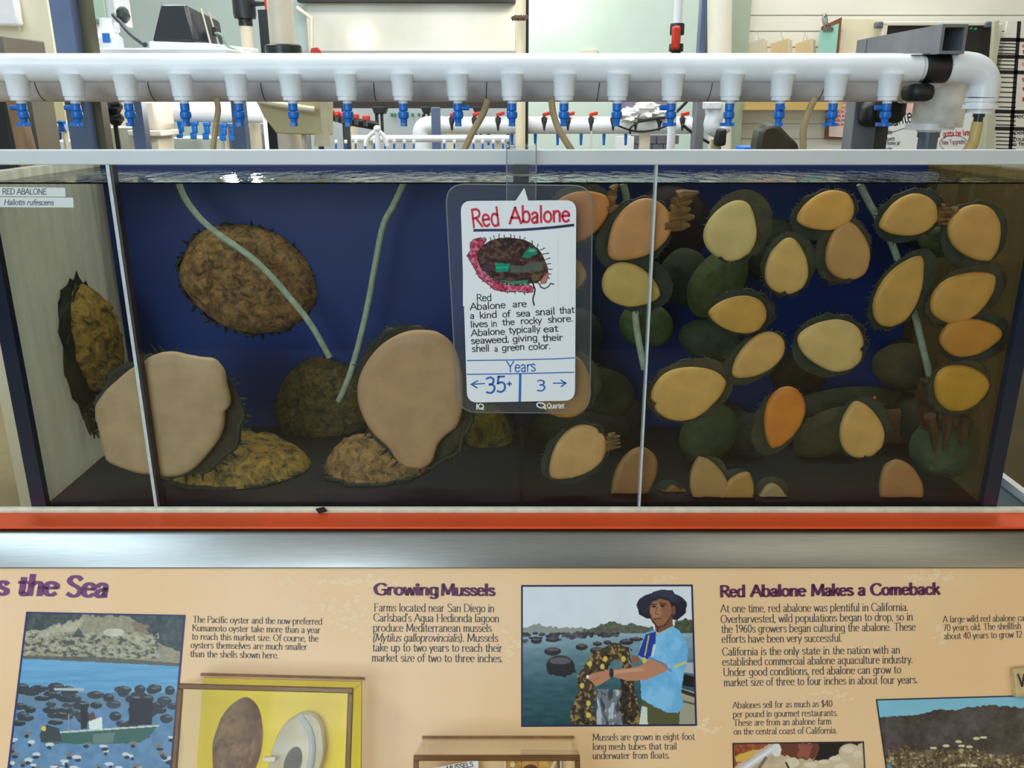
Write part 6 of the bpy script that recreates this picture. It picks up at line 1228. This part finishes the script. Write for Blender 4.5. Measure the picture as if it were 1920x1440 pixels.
o = thing('schedule_board', 'white schedule board ruled with thick black tape at the right border', 'schedule board', tuple(at(1900, 300, WY - .04)))
YG = WY - 0.04
MB().bxp(1868, 40, 2040, 300, YG, 0.015).build('board', mat('schedule_white', (226, 224, 214), 0.4, var=0.02), o, smooth=0)
gm = lambda x, y: at(x, y, YG - 0.001)
b = MB()
for y in (74, 106, 135, 209, 241, 285): marks(b, [(1868, y), (2040, y + 3)], 7, gm)
for x in (1911, 1990): marks(b, [(x, 42), (x - 18, 298)], 7, gm)
for y0, y1, n in ((78, 103, 4), (110, 132, 3), (140, 205, 7), (214, 238, 3), (246, 282, 5)):
    for k in range(n): y = y0 + (y1 - y0) * (k + .5) / n; marks(b, [(1868, y), (1904, y + 1)], 2, gm)
b.build('black_tape', M_black, o, smooth=0)
b = MB()
for y, s in ((88, 'am tea'), (100, 'feed'), (122, 'open am'), (152, 'tours'), (170, 'tours'), (190, 'lab')): lettering(b, s, (1916, y), (1952, y + 1), 7, gm, 'hand')
b.build('red_writing', M_rmk, o, smooth=0); b = MB()
for y, s in ((221, 'feed am'), (252, 'open sat'), (264, 'group last'), (273, 'no feeders')): lettering(b, s, (1893, y), (1950, y - 1), 7, gm, 'hand')
b.build('blue_writing', M_dmk, o, smooth=0)
tag(MB().bxp(1398, 186, 1580, 207, WY - 0.16, 0.15).build('wall_shelf', mat('shelf_wood', (206, 176, 108), 0.5, var=0.12, scale=8, stretch=(1, 8, 8)), bevel=0.003), 'pale wooden shelf on the slatted wall just under the supply pipe', 'shelf')
o = thing('clipboard', 'brown clipboard with a pink-written sheet beside the grey right post', 'clipboard', tuple(at(1575, 260, YK)))
MB().prism([at(1552, 186, YK), at(1602, 184, YK), at(1592, 262, YK), at(1546, 260, YK)], (0, .008, 0)).build('board', mat('board_brown', (122, 78, 52)), o, smooth=0); MB().prism([at(1556, 184, YK - .006), at(1602, 182, YK - .006), at(1594, 258, YK - .006), at(1554, 256, YK - .006)], (0, .004, 0)).build('sheet', mat('pinkish_sheet', (232, 214, 206), 0.6, var=0.05), o, smooth=0)
b = MB()
for k in range(6): lettering(b, 'notes and dates'[:12 + k % 3], (1564, 196 + k * 8), (1594, 195 + k * 8), 6, lambda x, y: at(x, y, YK - .0075), 'hand')
b.build('writing', M_rmk, o, smooth=0)
tag(MB().prism([Vector((at(1414, 270, 2.9).x, 2.9, LBZ)), at(1420, 270, 2.9), at(1424, 248, 2.9), at(1434, 234, 2.9), at(1452, 231, 2.9), at(1464, 236, 2.9), at(1480, 254, 2.9), at(1500, 272, 2.9), Vector((at(1506, 270, 2.9).x, 2.9, LBZ))], (0.02, .16, 0)).build('dark_hood', mat('olive_black', (44, 42, 24), 0.45, var=0.5, scale=9), bevel=0.02), 'dark olive-black humped hood standing under the fifteenth blue tap', 'hood')
tag(MB().bxp(1392, 275, 1425, 420, 3.1, 0.1).build('blue_bin', mat('bright_blue', (34, 110, 214), 0.5), bevel=0.004), 'bright blue bin edge left of the dark humped hood', 'bin')
# assumed unseen lamp whose reflection shows in the glossy panel
bulb('assumed_ceiling_bulb', (at(680, 72, 6.4) + Vector((ray(680, 72).x, -ray(680, 72).y, ray(680, 72).z)) * (1.6 / ray(680, 72).y)), 7, (1.0, 0.93, 0.78), 0.09)
bulb('assumed_wall_glow', (at(1010, -60, 6.1)), 9, (1.0, 0.96, 0.85), 0.12)  # assumed unseen lamp, added for the bright patch of back wall

# assumed grow lamp, added behind the supply pipe to flood the left gap
bulb('assumed_grow_lamp', at(440, 168, 2.5), 3.2, (1.0, 0.98, 0.94), 0.05)
